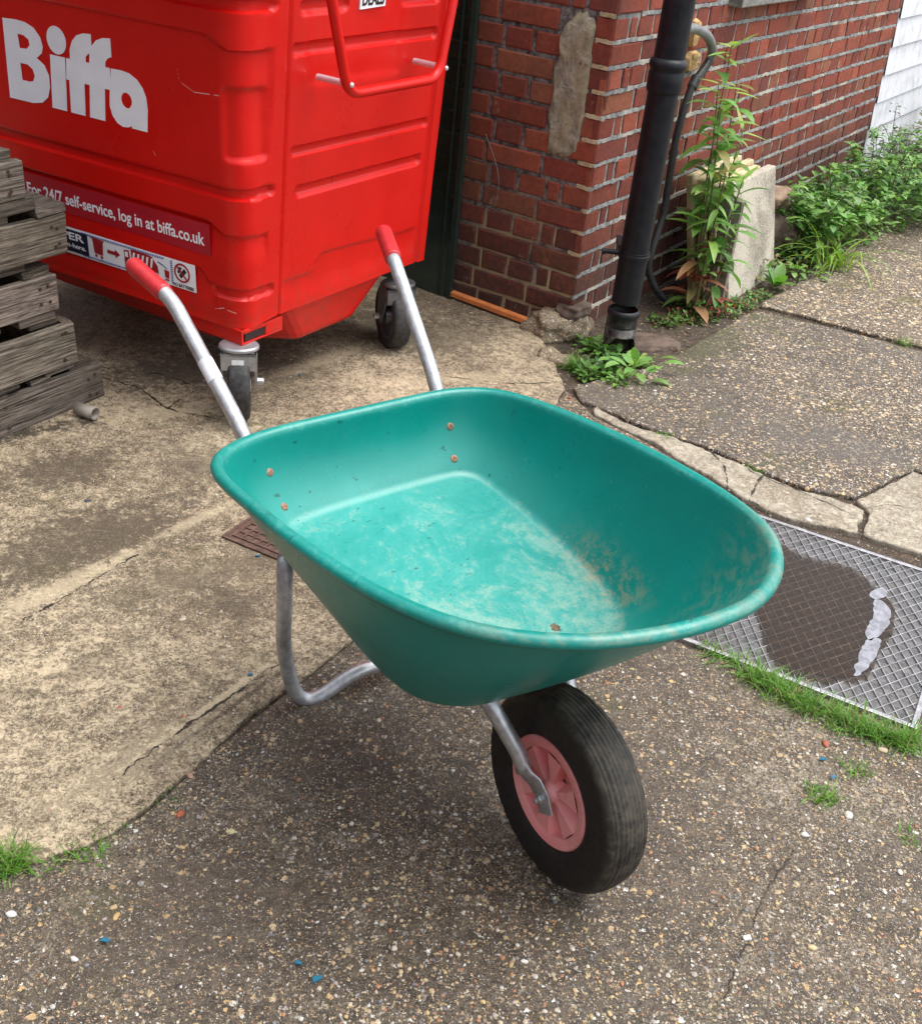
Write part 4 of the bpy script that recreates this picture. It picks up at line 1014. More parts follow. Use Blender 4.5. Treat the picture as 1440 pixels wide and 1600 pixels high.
for P_, L2 in ((lw, 1.76), (rw, 3.33)):
    a_, b_ = P_(0, 0, 2.24), P_(L2, 0, 2.24); up_.add([loc(v) for v in (a_, b_, P_(L2, 0, 5.2), P_(0, 0, 5.2))], [(0, 1, 2, 3)], tone_)
up_.build('upper_wall', m_brick, bld)
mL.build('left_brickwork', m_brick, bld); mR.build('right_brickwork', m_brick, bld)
def mortar_sheet(name, P, s1, mat, holes=None, n0=-.006, cut=None):
    m = MB(); NS_, NZ = int(s1 / .02), 105; vs = []
    for r in range(NZ + 1):
        for q in range(NS_ + 1):
            s_, z = s1 * q / NS_, -.10 + 2.34 * r / NZ
            d = n0 + .003 * noise.noise(Vector((s_ * 22, z * 22, 5))) + .0015 * noise.noise(Vector((s_ * 90, z * 90, 5)))
            vs.append(loc(P(s_, d, z)))
    fs = []
    for r in range(NZ):
        for q in range(NS_):
            s_, z = s1 * q / NS_, -.10 + 2.34 * r / NZ
            if cut and cut[0] < s_ < cut[1] and cut[2] < z < cut[3]: continue
            fs.append((r * (NS_ + 1) + q, r * (NS_ + 1) + q + 1, (r + 1) * (NS_ + 1) + q + 1, (r + 1) * (NS_ + 1) + q))
    m.add(vs, fs); return m.build(name, mat, bld, smooth=True)
mortar_sheet('left_mortar', lw, 1.76, m_mortL, n0=-.0066)
mortar_sheet('right_mortar', rw, 3.325, m_mortR, n0=-.0040, cut=(.94, 1.70, 1.06, 2.0))
# raised pointing ribbons on the right hand wall
m = MB()
for k in range(-1, 28):
    zc = ZB + .075 * k; s_ = .0; seg = []
    while s_ < 3.32:
        if noise.noise(Vector((s_ * 2.3, k * 7.7, 2))) < -.30 or (zc > 1.03 and zc < 2.0 and .88 < s_ < 1.75): 
            if len(seg) > 3: pass
            seg_end = True
        else: seg_end = False
        seg.append((s_, seg_end)); s_ += .011
    run = []
    def flush(run):
        if len(run) < 3: return
        vs = []
        for q in run:
            w0 = .0062 + .0050 * noise.noise(Vector((q * 35, k * 3.1, 0))) + .0035 * noise.noise(Vector((q * 90, k * 3.1, 4)))
            w1 = .0062 + .0050 * noise.noise(Vector((q * 35, k * 3.1, 20))) + .0035 * noise.noise(Vector((q * 90, k * 3.1, 24)))
            h_ = .0020 + .0020 * noise.noise(Vector((q * 40, k * 2, 9)))
            vs += [loc(rw(q, -.006, zc - w0 - .001)), loc(rw(q, h_, zc - w0)), loc(rw(q, h_ - .0015, zc + w1)), loc(rw(q, -.006, zc + w1 + .001))]
        fs = [(r * 4 + j, (r + 1) * 4 + j, (r + 1) * 4 + j + 1, r * 4 + j + 1) for r in range(len(run) - 1) for j in range(3)]
        fs += [(0, 1, 2, 3), tuple(len(vs) - 4 + j for j in (3, 2, 1, 0))]
        m.add(vs, fs)
    for q, e in seg:
        if e: flush(run); run = []
        else: run.append(q)
    flush(run)
m.build('raised_pointing', m_mortR, bld)
# cream slumped mortar at the corner courses of the left face
m = MB(); m_creamm = mortar('cream_mortar', (.30, .235, .13), (.52, .43, .28), (.55, .47, .33), False)
for k in range(0, 13):
    zc = ZB + .075 * k; s1 = U(.045, .062) if k > 5 else U(.02, .12)
    if k < 2: continue
    N_ = 12; vs = []
    for q in range(N_ + 1):
        s_ = s1 * q / N_ ; h_ = .004 * math.sin(math.pi * min(1, q / N_ + .15)) - .001; w1 = .0075 + .0035 * noise.noise(Vector((s_ * 60, k, 0))); w2 = .0075 + .0035 * noise.noise(Vector((s_ * 60, k, 30)))
        vs += [loc(lw(s_, -.012, zc - w1)), loc(lw(s_, h_, zc - w1 * .8)), loc(lw(s_, h_, zc + w2 * .8)), loc(lw(s_, -.012, zc + w2))]
    m = MB(); m.add(vs, [(r * 4 + j, r * 4 + j + 1, (r + 1) * 4 + j + 1, (r + 1) * 4 + j) for r in range(N_) for j in range(3)]); m.build('corner_mortar', m_creamm, bld)

# cement patch
t = NT('cement_patch'); f, _ = t.noise(30, 7, .75); f2, _ = t.noise(190, 4, .7); f3, _ = t.noise(7, 5, .6)
c = t.mix(t.mapr(f, .3, .7), (.22, .19, .145), (.50, .44, .34)); c = t.mix(t.mapr(f3, .45, .6, 0, .6), c, (.42, .35, .20)); c = t.mix(t.mapr(f2, .66, .72, 0, .7), c, (.55, .5, .42))
m_cem = t.out(c, .93, t.bump(f, 1.0, .016, t.bump(f2, .8, .003)), spec=.2)
pc = spline([(a, b, 0) for a, b in ((.128, 1.026), (.085, 1.020), (.066, .99), (.064, .93), (.060, .86), (.062, .79), (.060, .70), (.066, .64), (.074, .60), (.11, .578), (.165, .580), (.180, .60), (.178, .65), (.192, .70), (.184, .78), (.192, .85), (.176, .90), (.184, .95), (.168, .99))], 6, True)
cen = Vector((.125, .80, 0)); m = MB(); vs = []; NP = len(pc); NRg = 14
for r in range(NRg + 1):
    q = r / NRg
    for p_ in pc:
        rag = 1 + .05 * noise.noise(Vector((p_.x * 70, p_.y * 70, 3)))
        x = cen.x + (p_.x - cen.x) * q * rag; z = cen.y + (p_.y - cen.y) * q * rag
        h_ = (.0075 + .007 * noise.noise(Vector((x * 28, z * 16, 7))) + .003 * noise.noise(Vector((x * 110, z * 110, 1)))) * (1 if r < NRg - 1 else .7 if r == NRg - 1 else -1.6)
        if .88 < z: h_ += .004
        vs.append(loc(lw(x, h_, z)))
fs = [(r * NP + k, r * NP + (k + 1) % NP, (r + 1) * NP + (k + 1) % NP, (r + 1) * NP + k) for r in range(NRg) for k in range(NP)]
m.add(vs, fs); m.build('cement_patch', m_cem, bld, smooth=True)
# yellow rendered repairs beside the pipe on the right face
for s0, z0, rx, rz in ((.635, .852, .055, .032), (.610, .945, .030, .045)):
    m = MB(); vs = [loc(rw(s0, .016, z0))]; NP = 30
    for r in (.5, .85, 1):
        for k in range(NP):
            a = 2 * math.pi * k / NP; e = 1 + .28 * noise.noise(Vector((math.cos(a) * 1.5, math.sin(a) * 1.5, s0 * 9 + z0 * 5)))
            ca, sa = math.cos(a), math.sin(a); ca = math.copysign(abs(ca) ** .6, ca); sa = math.copysign(abs(sa) ** .6, sa)
            vs.append(loc(rw(s0 + rx * r * e * ca, (.016 + .006 * noise.noise(Vector((ca * r * 3, sa * r * 3, 1)))) if r < .9 else -.006, z0 + rz * r * e * sa)))
    fs = [(0, 1 + k, 1 + (k + 1) % NP) for k in range(NP)] + [(1 + r * NP + k, 1 + (r + 1) * NP + k, 1 + (r + 1) * NP + (k + 1) % NP, 1 + r * NP + (k + 1) % NP) for r in range(2) for k in range(NP)]
    m.add(vs, fs); m.build('sandstone_patch', plain('yellow_render', (.50, .33, .14), .9, 0, .3, 40, .8), bld)
# window with its sill
m_sill = plain('grey_sill', (.20, .19, .175), .85, 0, .4, 35, .6)
wn = MB(); 
def rbox(mb, s0, s1, n0, n1, z0, z1):
    q = [rw(a, b, c_) for c_ in (z0, z1) for a, b in ((s0, n0), (s1, n0), (s1, n1), (s0, n1))]
    mb.add([loc(v) for v in q], [(0, 3, 2, 1)[::-1], (4, 5, 6, 7)[::-1], (0, 1, 5, 4)[::-1], (1, 2, 6, 5)[::-1], (2, 3, 7, 6)[::-1], (3, 0, 4, 7)[::-1]])
m_wpaint = plain('white_paint', (.72, .72, .74), .5, 0, .08, 12, .1)
rbox(wn, .94, 1.0, -.08, -.03, 1.06, 2.0); rbox(wn, 1.64, 1.70, -.08, -.03, 1.06, 2.0); rbox(wn, 1.0, 1.64, -.08, -.03, 1.94, 2.0); rbox(wn, 1.0, 1.64, -.08, -.03, 1.06, 1.12)
wo = wn.build('window', m_wpaint, bld)
m = MB(); rbox(m, .88, 1.76, -.08, .055, 1.018, 1.06); m.build('sill', m_sill, wo, bevel=.004)
t = NT('window_glass'); m = MB(); rbox(m, 1.0, 1.64, -.065, -.06, 1.12, 1.94); m.build('pane', t.out((.02, .025, .03), .05), wo)
# footing stones at the corner
t = NT('footing_stone'); f, _ = t.noise(22, 7, .7); f2, _ = t.noise(150, 4, .7); m_foot = t.out(t.mix(t.mapr(f, .3, .7), (.050, .035, .025), (.15, .105, .08)), .8, t.bump(f, .8, .01, t.bump(f2, .4, .002)), spec=.4)
def lump(name, mat, c, sx, sy, sz, rz, seed, amp=.25, parent=None, sub=4, hi=.06):
    bmm = bmesh.new(); bmesh.ops.create_icosphere(bmm, subdivisions=sub, radius=1)
    for v in bmm.verts:
        q = v.co.copy(); mq = max(abs(q.x), abs(q.y), abs(q.z)); q = q.lerp(q / mq, .45)
        s_ = Vector((seed, 0, 0)); d = 1 + amp * noise.noise(q * 1.3 + s_) + hi * noise.noise(q * 5 + s_) + hi * .5 * noise.noise(q * 14 + s_)
        q = q * d; v.co = Vector((q.x * sx, q.y * sy, q.z * sz))
    me = bpy.data.meshes.new(name); bmm.to_mesh(me); bmm.free(); me.materials.append(mat); me.polygons.foreach_set("use_smooth", [True] * len(me.polygons))
    o = bpy.data.objects.new(name, me); C.objects.link(o); o.location = c; o.rotation_euler = (0, 0, rz); o.parent = parent; return o
lump('footing_stone', m_foot, loc(Vector((.315, 3.745, .075))), .070, .05, .028, 1.03, 2.0, parent=bld)
lump('footing_stone', m_foot, loc(Vector((.325, 3.745, .0))), .09, .05, .040, 1.03, 5.0, parent=bld)
m_rub = aggregate('rubble', (.10, .08, .05), (.30, .24, .16), dens=(.7, .8, .8), patch_scale=2, gain=1.1)
o = lump('concrete_lump', m_rub, (G(868, 520).x, G(868, 520).y + .02, 
   .020), .100, .080, .050, .5, 8.0, .4, hi=.16); tag(o, 'broken pebbly lump of concrete at the foot of the brick corner left of the downpipe', 'concrete lump')
o = lump('concrete_lump', m_rub, (G(868, 560).x - .005, G(868, 560).y, -.012), .045, .065, .030, 1.2, 18.0, .4, hi=.16); tag(o, 'lower lump of crumbled concrete between the big lump and the grass by the downpipe', 'concrete lump')
o = lump('flat_stone', m_foot, (G(1008, 532).x, G(1008, 532).y, -.012), .13, .07, .022, .2, 11.0, .2); tag(o, 'flat brown stone on the soil just right of the downpipe shoe', 'stone')
# orange strip and green sheet
q0, q1 = lw(.50, .035, .0), lw(.10, .06, .0)
m_or = plain('orange_strip', (.62, .20, .06), .5, 0, .15, 30, .1)
d = (q1 - q0).normalized(); nn = Vector((d.y, -d.x, 0)); nn = nn if nn.y < 0 else -nn; m = MB()
vs = [q0 - nn * .012, q1 - nn * .012, q1 + nn * .016, q0 + nn * .016]; vs = [v + Vector((0, 0, .012)) for v in vs] + [v + Vector((0, 0, .030)) for v in vs]
m.add(vs, [(0, 3, 2, 1), (4, 5, 6, 7), (0, 1, 5, 4), (1, 2, 6, 5), (2, 3, 7, 6), (3, 0, 4, 7)]); o = m.build('orange_strip', m_or, bevel=.002); tag(o, 'orange strip of wood lying along the foot of the brick wall', 'wood strip')
t = NT('green_glass'); tr = t.n('ShaderNodeBsdfTransparent'); tr.inputs[0].default_value = (.58, .66, .58, 1)
df = t.n('ShaderNodeBsdfPrincipled'); f, _ = t.noise(5, 5, .6); t.l(t.mix(t.mapr(f, .3, .7), (.024, .040, .032), (.045, .066, .052)), df.inputs['Base Color']); df.inputs['Roughness'].default_value = .12
mx = t.n('ShaderNodeMixShader'); zf_ = t.mapr(t.sep(t.tc.outputs['Object'])[2], .15, .50, .80, .22)
t.l(zf_, mx.inputs[0]); t.l(tr.outputs[0], mx.inputs[1]); t.l(df.outputs[0], mx.inputs[2]); t.l(mx.outputs[0], t.t.nodes['Material Output'].inputs[0])
gs = empty('glass_sheet', lw(.84, .05, 0), math.atan2(-DL.y, -DL.x), 'dark green tinted sheet leaning on the brick wall behind the red bin', 'glass sheet')
m = MB(); m.box((-.36, -.004, .006), (.36, .004, 1.5)); m.build('pane', t.m, gs)
m = MB(); m.box((.352, -.010, .004), (.372, .010, 1.502)); m.box((.318, -.0085, .004), (.324, .0085, 1.5)); m.build('edge_trim', plain('dark_green_trim', (.018, .032, .026), .35), gs)

# white weatherboard building beyond
wbg = empty('weatherboard_house', rw(3.36, 0, 0), math.atan2(DR.y, DR.x), 'white painted weatherboard wall beyond the end of the brickwork', 'building')
t = NT('white_boards'); f, _ = t.noise(8, 6, .7); f2, _ = t.noise(60, 4, .6)
c = t.mix(t.mapr(f, .45, .7), (.72, .73, .78), (.50, .50, .55)); m_wb = t.out(c, .45, t.bump(f2, .15, .002))
for k in range(17):
    z0 = .13 + .145 * k - .02; m = MB()
    m.add([(0, .012, z0), (4.5, .012, z0), (4.5, .0, z0 + .15), (0, .0, z0 + .15), (0, -.004, z0), (4.5, -.004, z0)][:4] + [(0, 0, z0), (4.5, 0, z0)], [(3, 2, 1, 0), (0, 1, 5, 4)])
    m.v = [(x, -y + .01, z) for x, y, z in m.v]; m.build('weatherboard', m_wb, wbg)
m = MB(); m.box((0, .012, -.1), (4.5, .3, 2.6)); m.build('wall_core', m_wb, wbg)

# ------------------------------------------------------------------ downpipe, hose, cable
t = NT('black_pipe'); f, _ = t.noise(30, 6, .7); f2, _ = t.noise(160, 3, .6); z_ = t.sep(t.tc.outputs['Object'])[2]
c = t.mix(t.mapr(f, .4, .7), (.005, .006, .009), (.011, .012, .017)); c = t.mix(t.mapr(f2, .72, .76, 0, .5), c, (.25, .24, .22)); c = t.mix(t.math('MULTIPLY', t.mapr(z_, .16, .02), t.mapr(f, .4, .6)), c, (.12, .105, .08))
m_pipe = t.out(c, t.mapr(f, .3, .7, .38, .52), t.bump(f2, .05, .001), spec=.3)
pp = rw(.012, .19, 0)
pipe = empty('downpipe', pp, 0, 'black plastic downpipe in front of the brick corner with open shoe at its foot', 'downpipe')
m = MB(); m.tube([(0, 0, .17), (0, 0, 2.3)], .0475, 40); m.build('pipe', m_pipe, pipe, auto=40)
m = MB(); m.lathe([(.0475, .995), (.052, .990), (.0565, .985), (.0575, .976), (.0565, .967), (.0525, .962), (.0520, .958), (.0545, .952), (.0545, .905), (.052, .897), (.0475, .893)], (0, 0, -.05), (0, 0, 1), 44); m.build('upper_socket', m_pipe, pipe, smooth=True)
m = MB(); m.lathe([(.0475, .200), (.054, .196), (.0555, .190), (.0555, .180), (.052, .176), (.0515, .150), (.053, .147), (.053, .142), (.051, .139), (.050, .120)], (0, 0, -.055), (0, 0, 1), 44); m.build('lower_socket', m_pipe, pipe, smooth=True)
m = MB(); sh = [Vector((0, 0, .07)), Vector((0, 0, .045)), Vector((.002, -.004, .022)), Vector((.005, -.012, .000))]
NPp = 40; vs = []; fr2 = Vector((.20, -.98, 0))
for r_, (z0_, rad) in enumerate(((.085, .0510), (.05, .0515), (.02, .052), (-.01, .052))):
    for k in range(NPp):
        a = 2 * math.pi * k / NPp; d = Vector((math.cos(a), math.sin(a), 0)); f_ = max(0, d.dot(fr2)); z = z0_
        if r_ >= 1: z = z0_ + (.058 - z0_) * min(1, (f_ ** 1.2) * 1.3) * 1.0
        vs.append(d * rad + fr2 * (.012 * r_ / 3) + Vector((0, 0, z)))
fs = [(r * NPp + k, r * NPp + (k + 1) % NPp, (r + 1) * NPp + (k + 1) % NPp, (r + 1) * NPp + k) for r in range(3) for k in range(NPp)]
m.add(vs, fs); o = m.build('shoe', m_pipe, pipe, smooth=True); sm = o.modifiers.new('s', 'SOLIDIFY'); sm.thickness = .003
m = MB(); zc = .335
m.lathe([(.0475, -.013), (.0515, -.012), (.0515, .012), (.0475, .013)], (0, 0, zc), (0, 0, 1), 40)
m.lathe([(.0515, -.004), (.0535, -.003), (.0535, .003), (.0515, .004)], (0, 0, zc), (0, 0, 1), 40)
m.build('clamp', m_pipe, pipe, auto=40)
m = MB(); side_ = (-NL * 0 + DL * .9 - DR * .3).normalized(); side_ = Vector((-.93, -.05, 0)).normalized()
m.tube([side_ * .048 + Vector((0, 0, zc)), side_ * .100 + Vector((0, .004, zc))], .0085, 14); m.tube([side_ * .096 + Vector((0, 0, zc)), side_ * .106 + Vector((0, 0, zc))], .011, 14)
m.box((-.05, .035, zc - .012), (-.02, .15, zc + .012)); m.build('clamp_arm', m_pipe, pipe, auto=40)
# waste hose
t = NT('grey_hose'); m_hose = plain('grey_hose', (.16, .165, .17), .45, 0, .2, 40, .1); m_cor = plain('black_corrugated', (.022, .023, .025), .5, 0, .3, 60, .1)
hz = empty('waste_hose', rw(.45, .05, 0), 0, 'grey bent hose joining a black corrugated tube down the wall beside the downpipe', 'hose')
hloc = lambda s_, n_, z: rw(s_, n_, z) - rw(.45, .05, 0)
m = MB(); m.tube(spline([hloc(.20, .12, .985), hloc(.36, .075, .985), hloc(.49, .06, .974), hloc(.60, .06, .943), hloc(.665, .06, .895), hloc(.66, .06, .858)], 8), .0165, 16); m.build('grey_bend', m_hose, hz, smooth=True)
m = MB(); m.tube(spline([hloc(.66, .06, .862), hloc(.625, .06, .835), hloc(.555, .06, .795)], 6), .0150, 16); m.build('black_elbow', m_cor, hz, smooth=True)
m = MB(); m.tube([hloc(.575, .06, .812), hloc(.548, .06, .780)], .0185, 16); m.build('joint_collar', m_cor, hz, auto=40)
cp = spline([hloc(.545, .06, .785), hloc(.515, .058, .70), hloc(.505, .055, .60), hloc(.515, .055, .45), hloc(.52, .055, .34), hloc(.475, .058, .22), hloc(.470, .06, .14), hloc(.52, .09, .05), hloc(.60, .13, -.005), hloc(.75, .15, -.02)], 22)
rs = [.0125 + (.0016 if k % 2 else 0) for k in range(len(cp))]
m = MB(); m.tube(cp, rs, 14); m.build('corrugated_tube', m_cor, hz, smooth=True)
for q in ((.508, .055, .56), (.516, .055, .36)):
    m = MB(); m.tube([hloc(q[0], q[1], q[2] - .008), hloc(q[0], q[1], q[2] + .008)], .0165, 14); m.build('clip', m_cor, hz, auto=40)
m = MB(); cbl = spline([lw(.415, .012, .60), lw(.36, .02, .52), lw(.335, .022, .45), lw(.345, .02, .38), lw(.375, .012, .34)], 8); m.tube(cbl, .0014, 6); o = m.build('loose_wire', plain('thin_wire', (.14, .12, .11), .5)); tag(o, 'thin loose wire hanging down the left brick face near the green sheet', 'wire')

# unseen walls added left and behind the camera to block low sky light
for nm, cx_, cy_, rz_, L2 in (('sky_blocker_left', -6.2, 2.0, -.50, 7.0), ('sky_blocker_back', -1.5, -5.5, 1.12, 7.0)):
    m = MB(); m.box((-.15, -L2, -.1), (.15, L2, 4.2)); yw = m.build(nm, plain('sky_blocker_dark', (.10, .045, .035), .9, 0, .3, 14, .4)); yw.location = (cx_, cy_, 0); yw.rotation_euler = (0, 0, rz_); structure(yw)

# ------------------------------------------------------------------ leaning paving slabs
t = NT('paving_slab'); f, _ = t.noise(16, 7, .7); f2, _ = t.noise(130, 5, .75); f3, _ = t.noise(3.5, 5, .6, dist=.5)
pit = t.mapr(t.math('ADD', t.math('MULTIPLY', f2, .6), t.math('MULTIPLY', f3, .45)), .50, .60)
c = t.mix(pit, (.47, .43, .35), (.19, .165, .135)); c = t.mix(t.mapr(f, .35, .65, 0, .4), c, (.52, .48, .40))
m_pav = t.out(c, .9, t.bump(f2, .6, .003), spec=.2)
m_pav2 = plain('buff_slab', (.50, .40, .24), .85, 0, .3, 25, .5); m_pav3 = plain('grey_post', (.20, .18, .14), .85, 0, .3, 25, .4)
labs = ['pale pitted paving slab leaning at the front of the stack against the right brick wall', 'buff paving slab just behind the pitted front one in the leaning stack', 'third cream paving slab of the leaning stack, counted from the front', 'rearmost cream paving slab of the leaning stack next to the brick wall']
for k, (n0, th, s0, s1, h_, mt, sk) in enumerate(((.288, .034, .790, 1.288, .425, m_pav, -.03), (.245, .028, .76, 1.22, .425, m_pav2, -.02), (.206, .026, .74, 1.25, .440, m_pav2, -.035), (.166, .026, .72, 1.21, .452, m_pav2, -.03))):
    m = MB(); q = [(s0, n0 - th), (s1, n0 - th), (s1, n0), (s0, n0)]
    vs = []
    for z, ln in ((-.03, 0), (h_, -.095)):
        for a, b in q: vs.append(rw(a + (sk if z > 0 else 0), b + ln, z + (.004 * ((a - s0) > .1) if z > 0 else 0)) - rw(s0, n0, 0))
    m.add(vs, [(0, 1, 2, 3), (7, 6, 5, 4), (4, 5, 1, 0), (5, 6, 2, 1), (6, 7, 3, 2), (7, 4, 0, 3)])
    o = m.build('paving_slab', mt, bevel=.004); o.location = rw(s0, n0, 0); tag(o, labs[k], 'paving slab', 'paving slabs leaning on the wall')
for k, (s0, n0, h_, lb) in enumerate(((.735, .262, .40, 'grey wooden batten upright against the left edge of the leaning slabs'), (.700, .232, .41, 'second grey batten, further left, upright beside the leaning slabs'))):
    m = MB(); m.box((-.012, -.016, -.02), (.012, .016, h_)); o = m.build('wooden_batten', m_pav3, bevel=.002); o.location = rw(s0, n0, 0); o.rotation_euler = (.0, -.04, math.atan2(DR.y, DR.x)); tag(o, lb, 'batten', 'battens beside the slabs')
o = lump('rubble_stone', plain('brown_stone', (.22, .15, .10), .85, 0, .35, 20, .8), rw(1.50, .12, .23), .10, .08, .055, .9, 31, .35, hi=.15); tag(o, 'brown stone lying on top of the rubble behind the leaning slabs', 'stone', 'rubble behind the slabs')
o = lump('rubble_stone', m_foot, rw(1.52, .15, .09), .14, .10, .11, .7, 35, .35, hi=.15); tag(o, 'large dark stone at the bottom of the rubble behind the leaning slabs', 'stone', 'rubble behind the slabs')

# ------------------------------------------------------------------ stack of weathered pallets
t = NT('weathered_wood'); mp = t.n('ShaderNodeMapping'); mp.inputs['Scale'].default_value = (1.6, 62, 62); t.l(t.tc.outputs['Object'], mp.inputs['Vector'])
g1, _ = t.noise(3, 8, .7, vec=mp.outputs[0], dist=.6); mp2 = t.n('ShaderNodeMapping'); mp2.inputs['Scale'].default_value = (6, 120, 120); t.l(t.tc.outputs['Object'], mp2.inputs['Vector']); g2, _ = t.noise(3, 4, .6, vec=mp2.outputs[0])
f, _ = t.noise(5, 5, .7); vc = t.vcol()
c = t.mix(t.mapr(g1, .36, .62), (.040, .033, .027), (.29, .25, .205)); c = t.mix(t.mapr(g2, .5, .64, 0, .6), c, (.045, .036, .030)); c = t.mix(t.mapr(f, .5, .68, 0, .6), c, (.10, .085, .062)); c = t.mix(1.0, c, vc, 'MULTIPLY')
h_ = t.math('ADD', g1, t.math('MULTIPLY', g2, .6)); m_wood = t.out(c, .88, t.bump(h_, .7, .004), spec=.25)
m_nail = plain('rusty_nail', (.06, .035, .025), .7, .3, .3, 200)
KA = Vector((-1.2147, 2.5232, 0)); KD = Vector((.4858, .8741, 0)); KN = Vector((.8741, -.4858, 0))
def plank(mb, lo, hi, tone, nseg=14, ax=0):
    """rough sawn board: box with slightly wandering edges, long axis ax"""
    vs = []; sd_ = U(0, 50)
    for k in range(nseg + 1):
        q = k / nseg; p = [0, 0, 0]; p[ax] = lo[ax] + (hi[ax] - lo[ax]) * q; o1, o2 = [i for i in range(3) if i != ax]
        for a, b in ((0, 0), (1, 0), (1, 1), (0, 1)):
            v = list(p); v[o1] = (lo, hi)[a][o1]; v[o2] = (lo, hi)[b][o2]
            j = Vector((q * 7 + sd_, a * 5, b * 5)); v[o1] += .0045 * noise.noise(j * 1.7); v[o2] += .0060 * noise.noise(j + Vector((0, 0, 40)))
            if k in (0, nseg): v[ax] += .014 * noise.noise(j * 3)
            vs.append(v)
    fs = [(r * 4 + j, r * 4 + (j + 1) % 4, (r + 1) * 4 + (j + 1) % 4, (r + 1) * 4 + j) for r in range(nseg) for j in range(4)] + [(3, 2, 1, 0), tuple(nseg * 4 + j for j in range(4))]
    mb.add(vs, fs, (tone, tone * U(.95, 1), tone * U(.9, 1)))
pl_labels = ['bottom weathered pallet of the stack at the left edge', 'second weathered pallet from the bottom of the stack', 'third weathered pallet from the bottom, set back from the ones beneath', 'fourth weathered pallet from the bottom with a split corner board', 'topmost grey weathered pallet of the stack']
for k, (z0, z1, xe, off, tone) in enumerate(((.004, .106, .355, 0, .80), (.134, .250, .280, -.004, 1.05), (.294, .390, .240, -.018, 1.15), (.440, .544, .285, -.006, .98), (.602, .694, .172, -.010, .95))):
    pr = empty('pallet', KA + KN * off, math.atan2(KD.y, KD.x) + U(-.008, .008), pl_labels[k], 'pallet', 'stack of weathered pallets')
    m = MB(); plank(m, (-.75, -.0, z0), (xe, .024, z1), tone); o = m.build('side_board', m_wood, pr, bevel=.0025, weld=False)
    for xx in (xe - .03 - U(0, .02), xe - .05, xe - .32):
        for zz_ in (z0 + .025, z1 - .025):
            nl = MB(); nl.lathe([(0, .0022), (.0042, .0018), (.0048, 0)], (xx + U(-.006, .006), -.003, zz_ + U(-.008, .008)), (0, -1, 0), 10); nl.build('nail', m_nail, o)
    m = MB(); plank(m, (-.75, .55, z0), (xe - .02, .575, z1), .9); m.build('side_board', m_wood, pr, bevel=.002)
    m = MB(); plank(m, (xe - .026, .027, z0 + .004), (xe - .002 + U(0, .01), .56, z1 - .003), tone * .8, ax=1); m.build('end_board', m_wood, pr, bevel=.002)
    m = MB()
    x = xe - .115 + U(-.02, .03)
    zt = (.134, .294, .440, .602, .745)[k]
    n_ = 0
    while x > -.7:
        hh = min(.024, (zt - z1) * .48); w_ = U(.06, .095)
        if R() < .8 or n_ < 1: plank(m, (x, .004 + U(0, .02), z1 + .0015), (x + w_, .58, z1 + hh), U(.55, .9), 5, 1)
        x -= w_ + U(.05, .11); n_ += 1
    m.build('deck_boards', m_wood, pr, bevel=.002)
    m = MB(); x = xe - U(.05, .10)
    for _ in range(4):
        w_ = U(.08, .12); h0 = z1 + min(.024, (zt - z1) * .48) + .001
        plank(m, (x - w_, U(.004, .018), h0), (x, .30, zt - .002), U(.45, .75), 4, 1); x -= w_ + U(.03, .11)
    m.build('bearer_block', m_wood, pr, bevel=.002)
m = MB(); m.tube([(0, 0, 0), (.06, 0, 0)], .0185, 24, cap=False); po = m.build('pipe_offcut', plain('dirty_grey_pipe', (.22, .20, .17), .6, 0, .3, 30, .2), smooth=True)
sm = po.modifiers.new('s', 'SOLIDIFY'); sm.thickness = .003; po.location = G(122, 650) + Vector((0, 0, .024)); po.rotation_euler = (0, 0, -.35); tag(po, 'short open ended grey pipe offcut under the corner of the bottom pallet', 'pipe offcut')

